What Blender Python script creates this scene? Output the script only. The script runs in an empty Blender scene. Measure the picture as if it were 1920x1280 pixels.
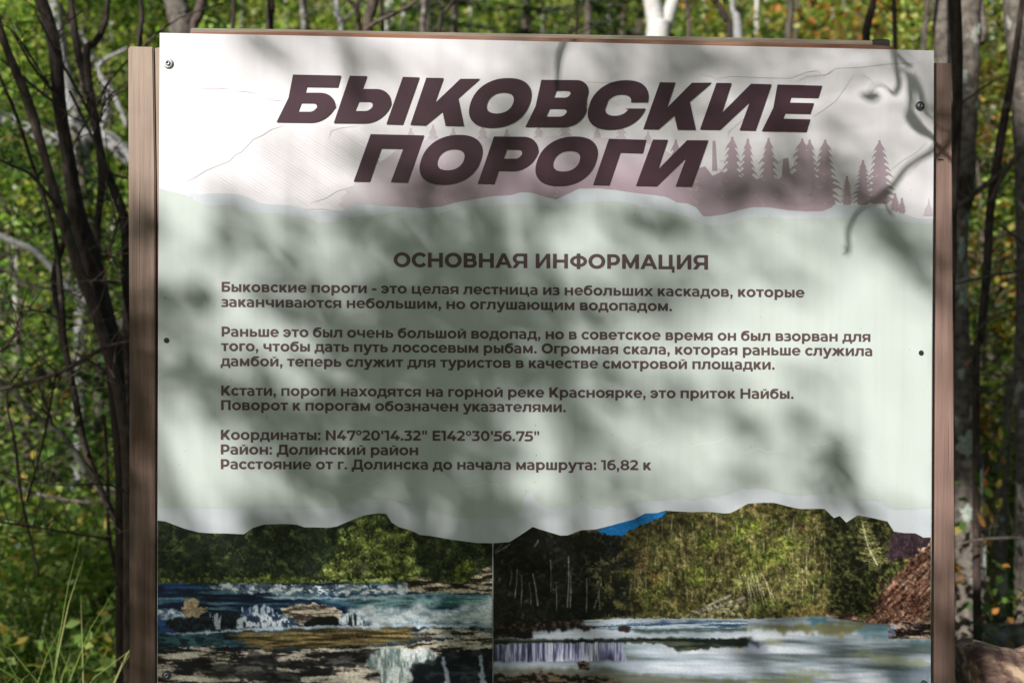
import bpy, math, random
import numpy as np
from mathutils import Vector, Matrix
from mathutils.geometry import tessellate_polygon

S = bpy.context.scene
COL = S.collection
random.seed(7)
RNG = np.random.default_rng(11)

# ---------------------------------------------------------------- camera, sky, sun, exposure
YAW, ROLL, DIST, FPX = math.radians(3.05), 0.0045, 1.764, 2133.3
CAM = Vector((-DIST*math.sin(YAW), -DIST*math.cos(YAW), 1.5))
FW = Vector((math.sin(YAW), math.cos(YAW), 0)); R0 = Vector((math.cos(YAW), -math.sin(YAW), 0)); U0 = Vector((0, 0, 1))
RT = (R0+U0*ROLL).normalized(); UP = (U0-R0*ROLL).normalized()
cd = bpy.data.cameras.new('camera'); cam = bpy.data.objects.new('camera', cd); COL.objects.link(cam)
cam.matrix_world = Matrix(((RT.x, UP.x, -FW.x, CAM.x), (RT.y, UP.y, -FW.y, CAM.y), (RT.z, UP.z, -FW.z, CAM.z), (0, 0, 0, 1)))
cd.lens = 40; cd.sensor_width = 36; cd.clip_start = .05; cd.clip_end = 400
cd.dof.use_dof = True; cd.dof.focus_distance = DIST; cd.dof.aperture_fstop = 4.2
S.camera = cam

SUN_D = Vector((.56, .70, -.50)).normalized()        # the way the sunlight travels
world = bpy.data.worlds.new("World"); S.world = world; world.use_nodes = True
wn = world.node_tree; bg = wn.nodes['Background']
sky = wn.nodes.new('ShaderNodeTexSky'); sky.sky_type = 'NISHITA'; sky.sun_disc = False
sky.sun_elevation = math.asin(-SUN_D.z); sky.sun_rotation = math.atan2(-SUN_D.x, -SUN_D.y)
wn.links.new(sky.outputs[0], bg.inputs[0]); bg.inputs[1].default_value = 0.05
sl = bpy.data.lights.new('sun', 'SUN'); sl.energy = 5.0; sl.angle = math.radians(.53); sl.color = (1, .972, .94)
so = bpy.data.objects.new('sun', sl); COL.objects.link(so); so.rotation_euler = SUN_D.to_track_quat('-Z', 'Y').to_euler()
S.view_settings.view_transform = 'Standard'; S.view_settings.look = 'None'
S.view_settings.exposure = 0.29; S.view_settings.gamma = 1; S.view_settings.use_curve_mapping = False
S.cycles.max_bounces = 6; S.cycles.diffuse_bounces = 3; S.cycles.transparent_max_bounces = 4

# ---------------------------------------------------------------- helpers
def at(x, y, Y):
    """point of the plane at depth Y behind the sign face that shows at photograph pixel (x, y)"""
    d = FW+RT*((x-960)/FPX)-UP*((y-640)/FPX)
    return CAM+d*((Y-CAM.y)/d.y)
def at_arr(X, Y, yp):
    d = [FW[i]+RT[i]*((X-960)/FPX)-UP[i]*((Y-640)/FPX) for i in range(3)]
    t = (yp-CAM.y)/d[1]
    return np.stack([CAM[i]+d[i]*t for i in range(3)], -1)
def srgb(r, g, b):
    f = lambda c: c/12.92 if c <= .04045 else ((c+.055)/1.055)**2.4
    return (f(r/255), f(g/255), f(b/255), 1)
def link(o, parent=None):
    COL.objects.link(o)
    if parent is not None: o.parent = parent; o.matrix_parent_inverse = parent.matrix_world.inverted() if False else Matrix.Translation(-parent.location)
    return o
def mesh(name, V, F, mat, parent=None, smooth=False, cols=None):
    me = bpy.data.meshes.new(name)
    if isinstance(V, np.ndarray) and isinstance(F, np.ndarray):
        k = F.shape[1]
        me.vertices.add(len(V)); me.vertices.foreach_set('co', V.astype(np.float32).ravel())
        me.loops.add(F.size); me.loops.foreach_set('vertex_index', F.astype(np.int32).ravel())
        me.polygons.add(len(F)); me.polygons.foreach_set('loop_start', np.arange(0, F.size, k, dtype=np.int32))
        me.polygons.foreach_set('loop_total', np.full(len(F), k, np.int32))
        me.update(calc_edges=True)
    else:
        me.from_pydata([tuple(v) for v in V], [], F)
    if cols is not None:
        ca = me.color_attributes.new('Col', 'FLOAT_COLOR', 'POINT')
        ca.data.foreach_set('color', np.asarray(cols, np.float32).ravel())
    if smooth: me.polygons.foreach_set('use_smooth', np.ones(len(me.polygons), bool))
    me.materials.append(mat); me.update()
    return link(bpy.data.objects.new(name, me), parent)
def thing(name, loc, label, cat, group=None):
    o = bpy.data.objects.new(name, None); o.location = loc; o.empty_display_size = .05; COL.objects.link(o)
    return tag(o, label, cat, group)
def tag(o, label=None, cat=None, group=None, kind=None):
    if label: o['label'] = label
    if cat: o['category'] = cat
    if group: o['group'] = group
    if kind: o['kind'] = kind
    return o
def copy_tree(o, parent=None):
    c = o.copy(); COL.objects.link(c); c.parent = parent
    for ch in list(o.children): copy_tree(ch, c)
    return c
def tube_geo(pts, rad, n=8, jag=0.0, rnd=random):
    """swept tube through pts with a radius at each"""
    V, F = [], []; P = [Vector(p) for p in pts]; a = None
    for i, p in enumerate(P):
        t = (P[min(i+1, len(P)-1)]-P[max(i-1, 0)]).normalized()
        if a is None: a = t.cross(Vector((.31, .9, .17))).normalized()
        a = (a-t*a.dot(t)).normalized(); b = t.cross(a)
        for k in range(n):
            r = rad[i]*(1+jag*(rnd.random()-.5)); q = 2*math.pi*k/n
            V.append(p+(a*math.cos(q)+b*math.sin(q))*r)
    for i in range(len(P)-1):
        for k in range(n):
            F.append((i*n+k, i*n+(k+1) % n, (i+1)*n+(k+1) % n, (i+1)*n+k))
    F.append(tuple(range(n))[::-1]); F.append(tuple((len(P)-1)*n+k for k in range(n)))
    return V, F
def join(geos):
    V, F = [], []
    for v, f in geos:
        o = len(V); V += list(v); F += [tuple(i+o for i in q) for q in f]
    return V, F
def spline(P, n):
    """smooth resampling of (x, y, w, ...) control rows"""
    P = np.array(P, float); m = len(P)-1; out = []
    Q = np.vstack([2*P[0]-P[1], P, 2*P[-1]-P[-2]])
    for i in range(m):
        p0, p1, p2, p3 = Q[i:i+4]
        for k in range(n):
            t = k/n
            out.append(.5*((2*p1)+(-p0+p2)*t+(2*p0-5*p1+4*p2-p3)*t*t+(-p0+3*p1-3*p2+p3)*t**3))
    out.append(P[-1]); return np.array(out)
def noise2(h, w, sx, sy=None, seed=0, octs=4):
    """smooth value noise 0..1 on an h x w canvas, cell size sx, sy pixels"""
    sy = sy or sx; r = np.random.default_rng(seed); out = np.zeros((h, w)); tot = 0
    for o in range(octs):
        cx, cy = max(sx/2**o, 1), max(sy/2**o, 1)
        g = r.random((int(h/cy)+3, int(w/cx)+3))
        yy = np.arange(h)/cy; xx = np.arange(w)/cx
        y0 = yy.astype(int); x0 = xx.astype(int); fy = (yy-y0); fx = (xx-x0); fy = (fy*fy*(3-2*fy))[:, None]; fx = (fx*fx*(3-2*fx))[None]
        a = g[y0][:, x0]; b = g[y0][:, x0+1]; c = g[y0+1][:, x0]; d = g[y0+1][:, x0+1]
        out += ((a*(1-fx)+b*fx)*(1-fy)+(c*(1-fx)+d*fx)*fy)*.6**o; tot += .6**o
    return out/tot

# ---------------------------------------------------------------- materials
def new_mat(name):
    m = bpy.data.materials.new(name); m.use_nodes = True; nt = m.node_tree
    return m, nt, nt.nodes['Principled BSDF']
def nd(nt, t, **kw):
    n = nt.nodes.new(t)
    for k, v in kw.items():
        if k.startswith('i_'):
            k = k[2:]; n.inputs[int(k) if k.isdigit() else k].default_value = v
        else: setattr(n, k, v)
    return n
def ramp(nt, src, stops):
    r = nd(nt, 'ShaderNodeValToRGB'); e = r.color_ramp.elements
    e[0].position, e[0].color = stops[0]; e[1].position, e[1].color = stops[-1]
    for p, c in stops[1:-1]: q = e.new(p); q.color = c
    nt.links.new(src, r.inputs[0]); return r
def mix(nt, fac, a, b, mode='MIX'):
    m = nd(nt, 'ShaderNodeMix', data_type='RGBA', blend_type=mode)
    for s, i in ((fac, 0), (a, 6), (b, 7)):
        if hasattr(s, 'links'): nt.links.new(s, m.inputs[i])
        else: m.inputs[i].default_value = s
    return m.outputs[2]
def bump(nt, bs, src, strength, dist=.002):
    b = nd(nt, 'ShaderNodeBump'); b.inputs['Strength'].default_value = strength; b.inputs['Distance'].default_value = dist
    nt.links.new(src, b.inputs['Height']); nt.links.new(b.outputs[0], bs.inputs['Normal'])
def mapped(nt, scale, obj=True):
    c = nd(nt, 'ShaderNodeTexCoord'); m = nd(nt, 'ShaderNodeMapping'); m.inputs['Scale'].default_value = scale
    nt.links.new(c.outputs['Object' if obj else 'Generated'], m.inputs[0]); return m.outputs[0]
def tnoise(nt, vec, scale, detail=4, rough=.55):
    n = nd(nt, 'ShaderNodeTexNoise'); n.inputs['Scale'].default_value = scale; n.inputs['Detail'].default_value = detail; n.inputs['Roughness'].default_value = rough
    nt.links.new(vec, n.inputs['Vector']); return n.outputs['Fac']

def print_mat(name, col, rough=.38, speck=.06, attr=False):
    """ink on a coated plastic sheet: faint dirt, faint waviness in the gloss"""
    m, nt, b = new_mat(name); v = mapped(nt, (1, 1, 1))
    d = tnoise(nt, v, 9, 5, .6)
    base = col
    if attr:
        a = nd(nt, 'ShaderNodeVertexColor'); a.layer_name = 'Col'; base = a.outputs[0]
    dirt = ramp(nt, d, [(.25, (1-speck*1.6, 1-speck*1.7, 1-speck*2, 1)), (.62, (1, 1, 1, 1))])
    out = mix(nt, 1.0, base, dirt.outputs[0], 'MULTIPLY')
    sp = ramp(nt, tnoise(nt, v, 150, 2, .5), [(.22, (.55, .53, .50, 1)), (.27, (1, 1, 1, 1))]); out = mix(nt, .8, out, sp.outputs[0], 'MULTIPLY')   # specks of dirt
    dr = ramp(nt, tnoise(nt, mapped(nt, (26, 26, 1.1)), 1.5, 4, .6), [(.30, (.93, .92, .90, 1)), (.55, (1, 1, 1, 1))]); out = mix(nt, .8, out, dr.outputs[0], 'MULTIPLY')   # rain streaks
    nt.links.new(out, b.inputs['Base Color'])
    b.inputs['Roughness'].default_value = rough; b.inputs['Specular IOR Level'].default_value = .42
    bump(nt, b, tnoise(nt, v, 4.5, 1), .5, .012)
    return m
def wood_mat(name, dark, mid, light, axis='Z', wear=0.4, rough=.75, worn=(.5, .48, .45, 1), top=None):
    m, nt, b = new_mat(name)
    sc = {'Z': (55, 55, 2.2), 'X': (2.2, 55, 55)}[axis]
    v = mapped(nt, sc); fine = tnoise(nt, v, 1.6, 7, .65); vb = mapped(nt, (1, 1, 1)); big = tnoise(nt, vb, 7, 4)
    v2 = mapped(nt, {'Z': (210, 210, 5), 'X': (5, 210, 210)}[axis]); fibre = tnoise(nt, v2, 1.3, 4, .7)
    r = ramp(nt, fine, [(.28, dark), (.5, mid), (.72, light)])
    w = ramp(nt, big, [(.45, (0, 0, 0, 1)), (.7, (wear, wear, wear, 1))])
    wf = w.outputs[0]
    if top:                              # paler towards the upper end
        sp = nd(nt, 'ShaderNodeSeparateXYZ'); nt.links.new(vb, sp.inputs[0])
        mr = nd(nt, 'ShaderNodeMapRange'); mr.inputs['From Min'].default_value = top[0]; mr.inputs['From Max'].default_value = top[1]; nt.links.new(sp.outputs['Z'], mr.inputs['Value'])
        ad = nd(nt, 'ShaderNodeMath', operation='MULTIPLY_ADD'); nt.links.new(fine, ad.inputs[0]); ad.inputs[1].default_value = .5; nt.links.new(mr.outputs[0], ad.inputs[2])
        a2 = nd(nt, 'ShaderNodeMath', operation='MULTIPLY_ADD', use_clamp=True); nt.links.new(w.outputs[0], a2.inputs[0]); a2.inputs[1].default_value = .35; nt.links.new(ad.outputs[0], a2.inputs[2])
        s3 = nd(nt, 'ShaderNodeMath', operation='SUBTRACT', use_clamp=True); nt.links.new(a2.outputs[0], s3.inputs[0]); s3.inputs[1].default_value = .25; wf = s3.outputs[0]
    c = mix(nt, wf, r.outputs[0], worn)
    fr = ramp(nt, fibre, [(.3, (.72, .70, .68, 1)), (.6, (1.0, 1.0, 1.0, 1))])
    c = mix(nt, .8, c, fr.outputs[0], 'MULTIPLY')
    ck = ramp(nt, tnoise(nt, mapped(nt, {'Z': (120, 120, 1.3), 'X': (1.3, 120, 120)}[axis]), 1.2, 3, .5), [(.29, (.30, .26, .24, 1)), (.33, (1, 1, 1, 1))]); c = mix(nt, .85, c, ck.outputs[0], 'MULTIPLY')
    vo = nd(nt, 'ShaderNodeTexVoronoi'); vo.inputs['Scale'].default_value = 6.5; nt.links.new(mapped(nt, {'Z': (1, 1, .5), 'X': (.5, 1, 1)}[axis]), vo.inputs['Vector'])
    kn = ramp(nt, vo.outputs['Distance'], [(.05, (.34, .27, .23, 1)), (.075, (.75, .68, .62, 1)), (.10, (1, 1, 1, 1))]); c = mix(nt, 1.0, c, kn.outputs[0], 'MULTIPLY')
    nt.links.new(c, b.inputs['Base Color']); b.inputs['Roughness'].default_value = rough
    bump(nt, b, fibre, .6, .0012)
    return m
def bark_mat(name, dark, light, patch=None, patch_at=.62, scale=1.0, stretch=.35):
    m, nt, b = new_mat(name)
    v = mapped(nt, (scale, scale, scale*stretch)); n1 = tnoise(nt, v, 38, 6, .65); n2 = tnoise(nt, mapped(nt, (scale, scale, scale*.8)), 9, 5, .6)
    r = ramp(nt, n1, [(.32, dark), (.68, light)]); c = r.outputs[0]
    if patch:
        p = ramp(nt, n2, [(patch_at-.02, (0, 0, 0, 1)), (patch_at+.03, (1, 1, 1, 1))])
        c = mix(nt, p.outputs[0], c, patch)
    nt.links.new(c, b.inputs['Base Color']); b.inputs['Roughness'].default_value = .85
    b.inputs['Specular IOR Level'].default_value = .25
    bump(nt, b, n1, .8, .006)
    return m
def leaf_mat(name, tint=(1, 1, 1, 1), trans=.45, gloss=.5):
    """leaf colour comes from each leaf's own attribute; light passes through the blade"""
    m, nt, b = new_mat(name)
    a = nd(nt, 'ShaderNodeVertexColor'); a.layer_name = 'Col'
    c = mix(nt, 1.0, a.outputs[0], tint, 'MULTIPLY')
    nt.links.new(c, b.inputs['Base Color']); b.inputs['Roughness'].default_value = gloss
    b.inputs['Specular IOR Level'].default_value = .35
    t = nd(nt, 'ShaderNodeBsdfTranslucent'); c2 = mix(nt, 1.0, c, (1.25, 1.35, .55, 1), 'MULTIPLY'); nt.links.new(c2, t.inputs[0])
    s = nd(nt, 'ShaderNodeMixShader'); s.inputs[0].default_value = trans
    nt.links.new(b.outputs[0], s.inputs[1]); nt.links.new(t.outputs[0], s.inputs[2])
    nt.links.new(s.outputs[0], nt.nodes['Material Output'].inputs[0]); return m
# ================================================================ GROUND AND HILLSIDE
def gz(x, y):
    """height of the terrain"""
    y = np.asarray(y, float); x = np.asarray(x, float)
    s = np.clip((y-.3)/3.2, 0, 1); a = .38*s*s*(3-2*s)
    s = np.clip((y-3.5)/9, 0, 1); b = 1.0*s
    s = np.clip(y-12, 0, 200); c = .50*s
    return a+b+c+.05*np.sin(x*1.7+y*.9)*np.clip(y, 0, 3)/3+.03*np.sin(x*3.1-y*2.3)*np.clip(y, 0, 2)/2
M_SOIL, nt, bs = new_mat('forest_floor'); v = mapped(nt, (1, 1, 1))
r = ramp(nt, tnoise(nt, v, 7, 8, .7), [(.3, (.014, .016, .008, 1)), (.5, (.03, .038, .014, 1)), (.7, (.06, .05, .028, 1))])
r2 = ramp(nt, tnoise(nt, v, .9, 5, .6), [(.35, (.02, .045, .012, 1)), (.65, (.06, .085, .022, 1))])
nt.links.new(mix(nt, .5, r.outputs[0], r2.outputs[0]), bs.inputs['Base Color']); bs.inputs['Roughness'].default_value = .95
bump(nt, bs, tnoise(nt, v, 30, 5), .8, .03)
nx, ny = 90, 150
xs = np.linspace(-1, 1, nx); xs = np.sign(xs)*np.abs(xs)**1.6*70; ys = np.concatenate([np.linspace(-40, -1, 20), np.linspace(-.8, 14, 70), np.linspace(15, 90, 60)])
X, Y = np.meshgrid(xs, ys); Z = gz(X, Y); i = np.arange(nx*ny).reshape(ny, nx)[:-1, :-1]
tag(mesh('ground', np.stack([X, Y, Z], -1).reshape(-1, 3), np.stack([i, i+1, i+nx+1, i+nx], -1).reshape(-1, 4), M_SOIL, smooth=True), kind='structure')
# ---------------------------------------------------------------- lettering
# a bold geometric alphabet described by signed distances, contoured to outlines
def _box(x0, y0, x1, y1):
    def f(X, Y):
        dx = np.abs(X-(x0+x1)/2)-(x1-x0)/2; dy = np.abs(Y-(y0+y1)/2)-(y1-y0)/2
        return np.hypot(np.maximum(dx, 0), np.maximum(dy, 0))+np.minimum(np.maximum(dx, dy), 0)
    return f
def _rb(x0, y0, x1, y1, tr=0, br=0, tl=0, bl=0):
    cx, cy, hx, hy = (x0+x1)/2, (y0+y1)/2, (x1-x0)/2, (y1-y0)/2
    def f(X, Y):
        px, py = X-cx, Y-cy
        r = np.where(px > 0, np.where(py > 0, tr, br), np.where(py > 0, tl, bl))
        qx, qy = np.abs(px)-hx+r, np.abs(py)-hy+r
        return np.minimum(np.maximum(qx, qy), 0)+np.hypot(np.maximum(qx, 0), np.maximum(qy, 0))-r
    return f
def _seg(x0, y0, x1, y1, w):
    L = math.hypot(x1-x0, y1-y0); ux, uy = (x1-x0)/L, (y1-y0)/L
    b = _box(0, -w/2, L, w/2)
    return lambda X, Y: b((X-x0)*ux+(Y-y0)*uy, -(X-x0)*uy+(Y-y0)*ux)
def _ell(cx, cy, rx, ry):
    def f(X, Y):
        k0 = np.hypot((X-cx)/rx, (Y-cy)/ry); k1 = np.hypot((X-cx)/rx**2, (Y-cy)/ry**2)+1e-9
        return k0*(k0-1)/k1
    return f
def _poly(*P):
    def f(X, Y):
        d = np.full(X.shape, 1e18); s = np.ones(X.shape); n = len(P)
        for i in range(n):
            ax, ay = P[i]; bx, by = P[i-1]
            ex, ey = bx-ax, by-ay; wx, wy = X-ax, Y-ay
            t = np.clip((wx*ex+wy*ey)/(ex*ex+ey*ey), 0, 1)
            d = np.minimum(d, (wx-ex*t)**2+(wy-ey*t)**2)
            c1, c2, c3 = Y >= ay, Y < by, ex*wy > ey*wx
            s = np.where((c1 & c2 & c3) | (~c1 & ~c2 & ~c3), -s, s)
        return s*np.sqrt(d)
    return f
def _u(*F): return lambda X, Y: np.minimum.reduce([f(X, Y) for f in F])
def _d(a, *B): return lambda X, Y: np.maximum.reduce([a(X, Y)]+[-b(X, Y) for b in B])
def _i(*F): return lambda X, Y: np.maximum.reduce([f(X, Y) for f in F])
def _ring(cx, cy, rx, ry, s, t): return _d(_ell(cx, cy, rx, ry), _ell(cx, cy, rx-s, ry-t))

def glyph_fn(ch):
    up = ch in 'БРОКНДПСВАЯИФМЦNE'
    k = ch.upper() if ch not in 'абез' else ch
    H, s, t, l, D = (700, 158, 130, 72, 165) if up else (540, 150, 112, 62, 140)
    W = (lambda a, b: a if up else b)
    st = lambda x: _box(x, 0, x+s, H)
    bar = lambda x0, x1, y: _box(x0, y, x1, y+t)
    def bowl(y0, y1, xr, x0=l):       # bowl opening off a left stem
        r = (y1-y0)/2
        return _d(_rb(x0, y0, xr, y1, tr=r, br=r), _rb(x0-50, y0+t, xr-s, y1-t, tr=max(r-t, 8), br=max(r-t, 8)))
    if k == 'Н': r = l+W(640, 520)-s+40; return _u(st(l), st(r), bar(l, r+20, H/2-t/2)), r+s+l
    if k == 'П': r = l+W(480, 405); return _u(st(l), st(r), bar(l, r+20, H-t)), r+s+l
    if k == 'И' or k == 'Й':
        r = l+W(500, 405)
        f = _u(st(l), st(r), _poly((l+20, 0), (l+s-4, 0), (r+s-20, H), (r+4, H)))
        if k == 'Й': f = _u(f, _i(_ring((l+r+s)/2, H+150, 125, 105, 62, 66), _box(0, H+30, 900, H+142)))
        return f, r+s+l
    if k == 'Ц': r = l+W(480, 400); return _u(st(l), st(r), bar(l, r+s+W(70, 62), 0), _box(r+s-20, -D, r+s+W(92, 84), t)), r+s+l+70
    if k == 'Ш': r = l+580; return _u(st(l), st(l+290), st(r), bar(l, r+20, 0)), r+s+l
    if k == 'Щ': r = l+580; return _u(st(l), st(l+290), st(r), bar(l, r+s+62, 0), _box(r+s-20, -D, r+s+84, t)), r+s+l+70
    if k == 'М':
        r = l+W(610, 500); m = l+(r+s-l)/2
        return _u(st(l), st(r), _poly((l+10, H), (l+s-14, H), (m, W(245, 195)), (r+14, H), (r+s-10, H), (m+48, W(40, 28)), (m-48, W(40, 28)))), r+s+l
    if k == 'Т': w = 500; return _u(bar(18, 18+w, H-t), st(18+w/2-s/2)), w+36
    if k == 'Г': return _u(st(l), bar(l, l+395, H-t)), l+405
    if k == 'Р':
        xr = l+W(580, 560)
        if up: return _u(st(l), bowl(175, 700, xr)), xr+40
        return _u(_box(l, -190, l+s, H), _ring(l+s+150, 270, 290, 280, 150, 122)), l+s+150+290+38
    if k == 'О': rx, ry = W((385, 362), (302, 282)); return _ring(rx+34, H/2, rx, ry, s+4, t+14), 2*rx+68
    if k == 'С':
        rx, ry = W((372, 362), (292, 282)); cx = rx+34; q = W(1.0, .78)
        return _d(_ring(cx, H/2, rx, ry, s+4, t+14), _poly((cx+30*q, H/2), (cx+560*q, H/2+490*q), (cx+900*q, H/2), (cx+560*q, H/2-490*q))), 2*rx*.90+46
    if k == 'В':
        xr = l+W(600, 525); m = H/2
        return _u(st(l), bowl(m-t/2+W(8, 6), H, xr-W(40, 34)), bowl(0, m+t/2+W(8, 6), xr)), xr+38
    if k == 'Ь': xr = l+W(560, 500); return _u(st(l), bowl(0, H*.62+t/2-20, xr)), xr+30
    if k == 'Ы': xr = l+470; return _u(st(l), bowl(0, H*.62+t/2-20, xr), st(xr+36)), xr+36+s+l
    if k == 'Б':
        xr = l+W(575, 500)
        return _u(st(l), bowl(0, 440, xr), bar(l, xr-30, H-t)), xr+32
    if k == 'К':
        r = l+W(640, 520)
        return _u(st(l), _poly((l+s-10, H*.30), (l+s-10, H*.58), (r-s-W(50, 48), H), (r-W(22, 14), H), (l+s+W(100, 84), H*.26)),
                  _poly((l+s+W(70, 60), H*.45), (l+s+W(160, 130), H*.63), (r+8, 0), (r-s-38, 0))), r+20
    if k == 'А':
        w = 770
        return _u(_d(_poly((8, 0), (312, 700), (472, 700), (w+8, 0), (w-160, 0), (391, 520), (173, 0)), _box(-10, -10, 0, 0)), _box(190, 150, 600, 150+t-8)), w+10
    if k == 'Я':
        r = W(545, 425); xl = W(40, 22)
        rr = W(245, 188)
        B = _d(_rb(xl, H-2*rr, r+40, H, tl=rr, bl=rr), _rb(xl+s, H-2*rr+t-6, r+90, H-t+6, tl=rr-t, bl=rr-t))
        return _u(st(r), B, _poly((W(20, 6), 0), (W(195, 165), 0), (W(360, 300), H*.32), (W(190, 150), H*.34))), r+s+l
    if k == 'Ф': return _u(_ring(430, 350, 390, 275, 150, 125), _box(352, -25, 508, 725)), 860
    if k == 'Д' or k == 'Л':
        r = l+W(530, 430); x0 = W(150, 118) if k == 'Д' else 40
        if k == 'Д':
            body = _u(_box(r-40, 0, r-40+s, H), _box(W(190, 140), H-t, r, H), _poly((W(190, 140), H), (W(338, 262), H), (W(318, 250), W(330, 250)), (W(235, 200), 0), (W(60, 48), 0), (W(165, 122), W(210, 160))))
            return _u(body, bar(10, r+s+34, 0), _box(10, -D, 10+s-22, t), _box(r+s+34-s+22, -D, r+s+34, t)), r+s+48
        return _u(st(r-30), _box(170, H-t, r, H), _poly((128, H), (268, H), (256, 230), (200, 60), (110, -12), (8, -6), (14, 112), (70, 120), (104, 190))), r-30+s+l
    if k == 'Ж': c = 460; return _u(_box(c-s/2, 0, c+s/2, H), *[_u(_poly((c, H*.36), (c, H*.60), (c+g*255, H), (c+g*425, H), (c+g*150, H*.36)), _poly((c+g*90, H*.42), (c+g*190, H*.62), (c+g*452, 0), (c+g*262, 0))) for g in (-1, 1)]), 920
    if k == 'У': return _u(_seg(86, 545, 318, 20, 152), _i(_seg(545, 545, 232, -180, 148), _box(0, -300, 900, 540)), _rb(55, -202, 300, -202+t, br=60)), 600
    if k == 'Х': return _u(_poly((6, 540), (184, 540), (605, 0), (427, 0)), _poly((10, 0), (184, 0), (598, 540), (420, 540))), 611
    if k == 'Ч': r = l+380; return _u(_box(r, 0, r+s, H), _d(_rb(l-14, 165, r+20, H+200, bl=150), _rb(l-14+s, 165+t, r+60, H+300, bl=60), _box(-90, H, 900, 2000))), r+s+l
    if k == 'Ю': return _u(st(l), _box(l, 214, 420, 326), _ring(600, 270, 288, 282, s, 124)), 922
    if k == 'Э': return _u(_d(_ring(255, 270, 290, 282, s, 124), _poly((235, 270), (-345, 640), (-345, -100))), _box(165, 218, 450, 322)), 578
    if ch == 'е': return _u(_d(_ring(322, 270, 290, 282, 146, 112), _box(330, 130, 700, 225)), _box(110, 222, 604, 316), _i(_ring(322, 270, 290, 282, 146, 112), _poly((322, 200), (530, 30), (420, -60), (200, -60)))), 640
    if ch == 'а':
        arc = _i(_d(_rb(36, 120, 520, 550, tr=225, tl=60), _rb(-60, 100, 370, 434, tr=95)), _poly((70, 335), (20, 460), (150, 600), (560, 600), (560, 300), (300, 300)))
        arc = _d(arc, _poly((0, 700), (0, 505), (95, 505), (175, 552), (175, 700)))
        return _u(arc, _box(372, 0, 520, 340), _d(_rb(26, -8, 450, 332, tl=160, bl=165), _rb(166, 90, 376, 236, tl=60, bl=70))), 584
    if ch == 'з': return _u(_d(_rb(10, 250, 470, 548, tr=150, br=120), _rb(-60, 322, 322, 436, tr=54, br=54), _poly((-20, 700), (-20, 250), (190, 250), (190, 322), (60, 330), (30, 470), (110, 548))), _d(_rb(2, -8, 492, 308, tr=120, br=158), _rb(-60, 104, 344, 226, tr=60, br=60), _poly((-20, -60), (190, -60), (60, -8), (10, 40), (50, 130), (180, 120), (180, 320), (-60, 320))), _box(170, 222, 330, 326)), 524
    if ch == 'б': return _u(_ring(325, 255, 292, 266, 150, 118), _i(_d(_rb(33, 100, 900, 700, tl=330), _rb(170, 0, 1200, 578, tl=250)), _box(0, 250, 575, 760), lambda X, Y: (Y-700-(X-300)*.18)), _i(_ell(325, 255, 292, 266), _box(0, 380, 640, 520), _d(_box(0, 0, 700, 600), _ell(325, 255, 142, 148)))), 650
    if ch == 'N': return _u(st(72), st(572), _poly((84, H), (208, H), (718, 0), (594, 0))), 802
    if ch == 'E': return _u(st(72), bar(72, 600, 0), bar(72, 588, H-t), bar(72, 548, 290)), 634
    s, t, H = 150, 124, 700
    if ch == '0': return _ring(336, 350, 300, 362, s, t+8), 672
    if ch == '1': return _u(_box(180, 0, 334, 700), _box(14, 576, 200, 700)), 402
    if ch == '2': return _u(_box(34, 0, 570, 126), _poly((34, 0), (34, 105), (330, 385), (440, 300), (220, 80)), _d(_rb(20, 300, 545, 712, tl=210, tr=212, br=190), _rb(150, 300, 392, 580, tr=80, br=90, tl=90), _poly((-50, 560), (60, 520), (150, 600), (200, 480), (370, 380), (250, 200), (-50, 200)))), 604
    if ch == '3': return _u(_poly((46, 700), (530, 700), (530, 600), (370, 400), (230, 400), (360, 576), (46, 576)), _d(_rb(8, -12, 556, 450, tr=230, br=220), _rb(-60, 114, 402, 330, tr=100, br=106), _poly((-40, 700), (-40, 170), (60, 140), (190, 140), (190, 700)), _poly((-40, 60), (20, 60), (100, -12), (-40, -60)))), 596
    if ch == '4': return _u(_box(34, 132, 668, 256), _box(402, 0, 552, 370), _poly((34, 256), (34, 150), (190, 150), (490, 700), (330, 700))), 690
    if ch == '5': return _u(_box(100, 578, 538, 700), _poly((100, 700), (72, 330), (205, 330), (230, 600)), _d(_rb(12, -12, 562, 446, tr=215, br=225), _rb(-60, 112, 410, 324, tr=95, br=106), _poly((-40, 330), (-40, 160), (80, 130), (100, 300), (100, 330))), ), 600
    if ch == '6': return _u(_ring(330, 232, 292, 244, s, 118), _i(_d(_rb(38, 150, 900, 712, tl=330), _rb(178, 0, 1000, 586, tl=240)), _box(0, 200, 560, 760), _poly((0, 0), (0, 760), (500, 760), (560, 680), (505, 560), (505, 0)))), 640
    if ch == '7': return _u(_box(36, 576, 612, 700), _box(36, 480, 168, 700), _poly((468, 620), (612, 620), (612, 604), (345, 0), (182, 0), (455, 600))), 628
    if ch == '8': return _u(_ring(336, 205, 300, 216, s, 112), _ring(336, 520, 272, 192, 142, 104)), 672
    if ch == '.': return _ell(132, 74, 90, 88), 264
    if ch == ',': return _u(_ell(132, 74, 90, 88), _poly((110, 20), (218, 60), (150, -150), (46, -150))), 264
    if ch == ':': return _u(_ell(132, 74, 90, 88), _ell(132, 452, 90, 88)), 264
    if ch == '-': return _box(40, 208, 340, 326), 380
    if ch == "'": return _poly((62, 700), (204, 700), (180, 430), (86, 430)), 262
    if ch == '"': return _u(_poly((62, 700), (190, 700), (170, 430), (82, 430)), _poly((262, 700), (390, 700), (370, 430), (282, 430))), 452
    if ch == '°': return _ring(215, 535, 175, 175, 80, 80), 430
    return None, 264

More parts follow.
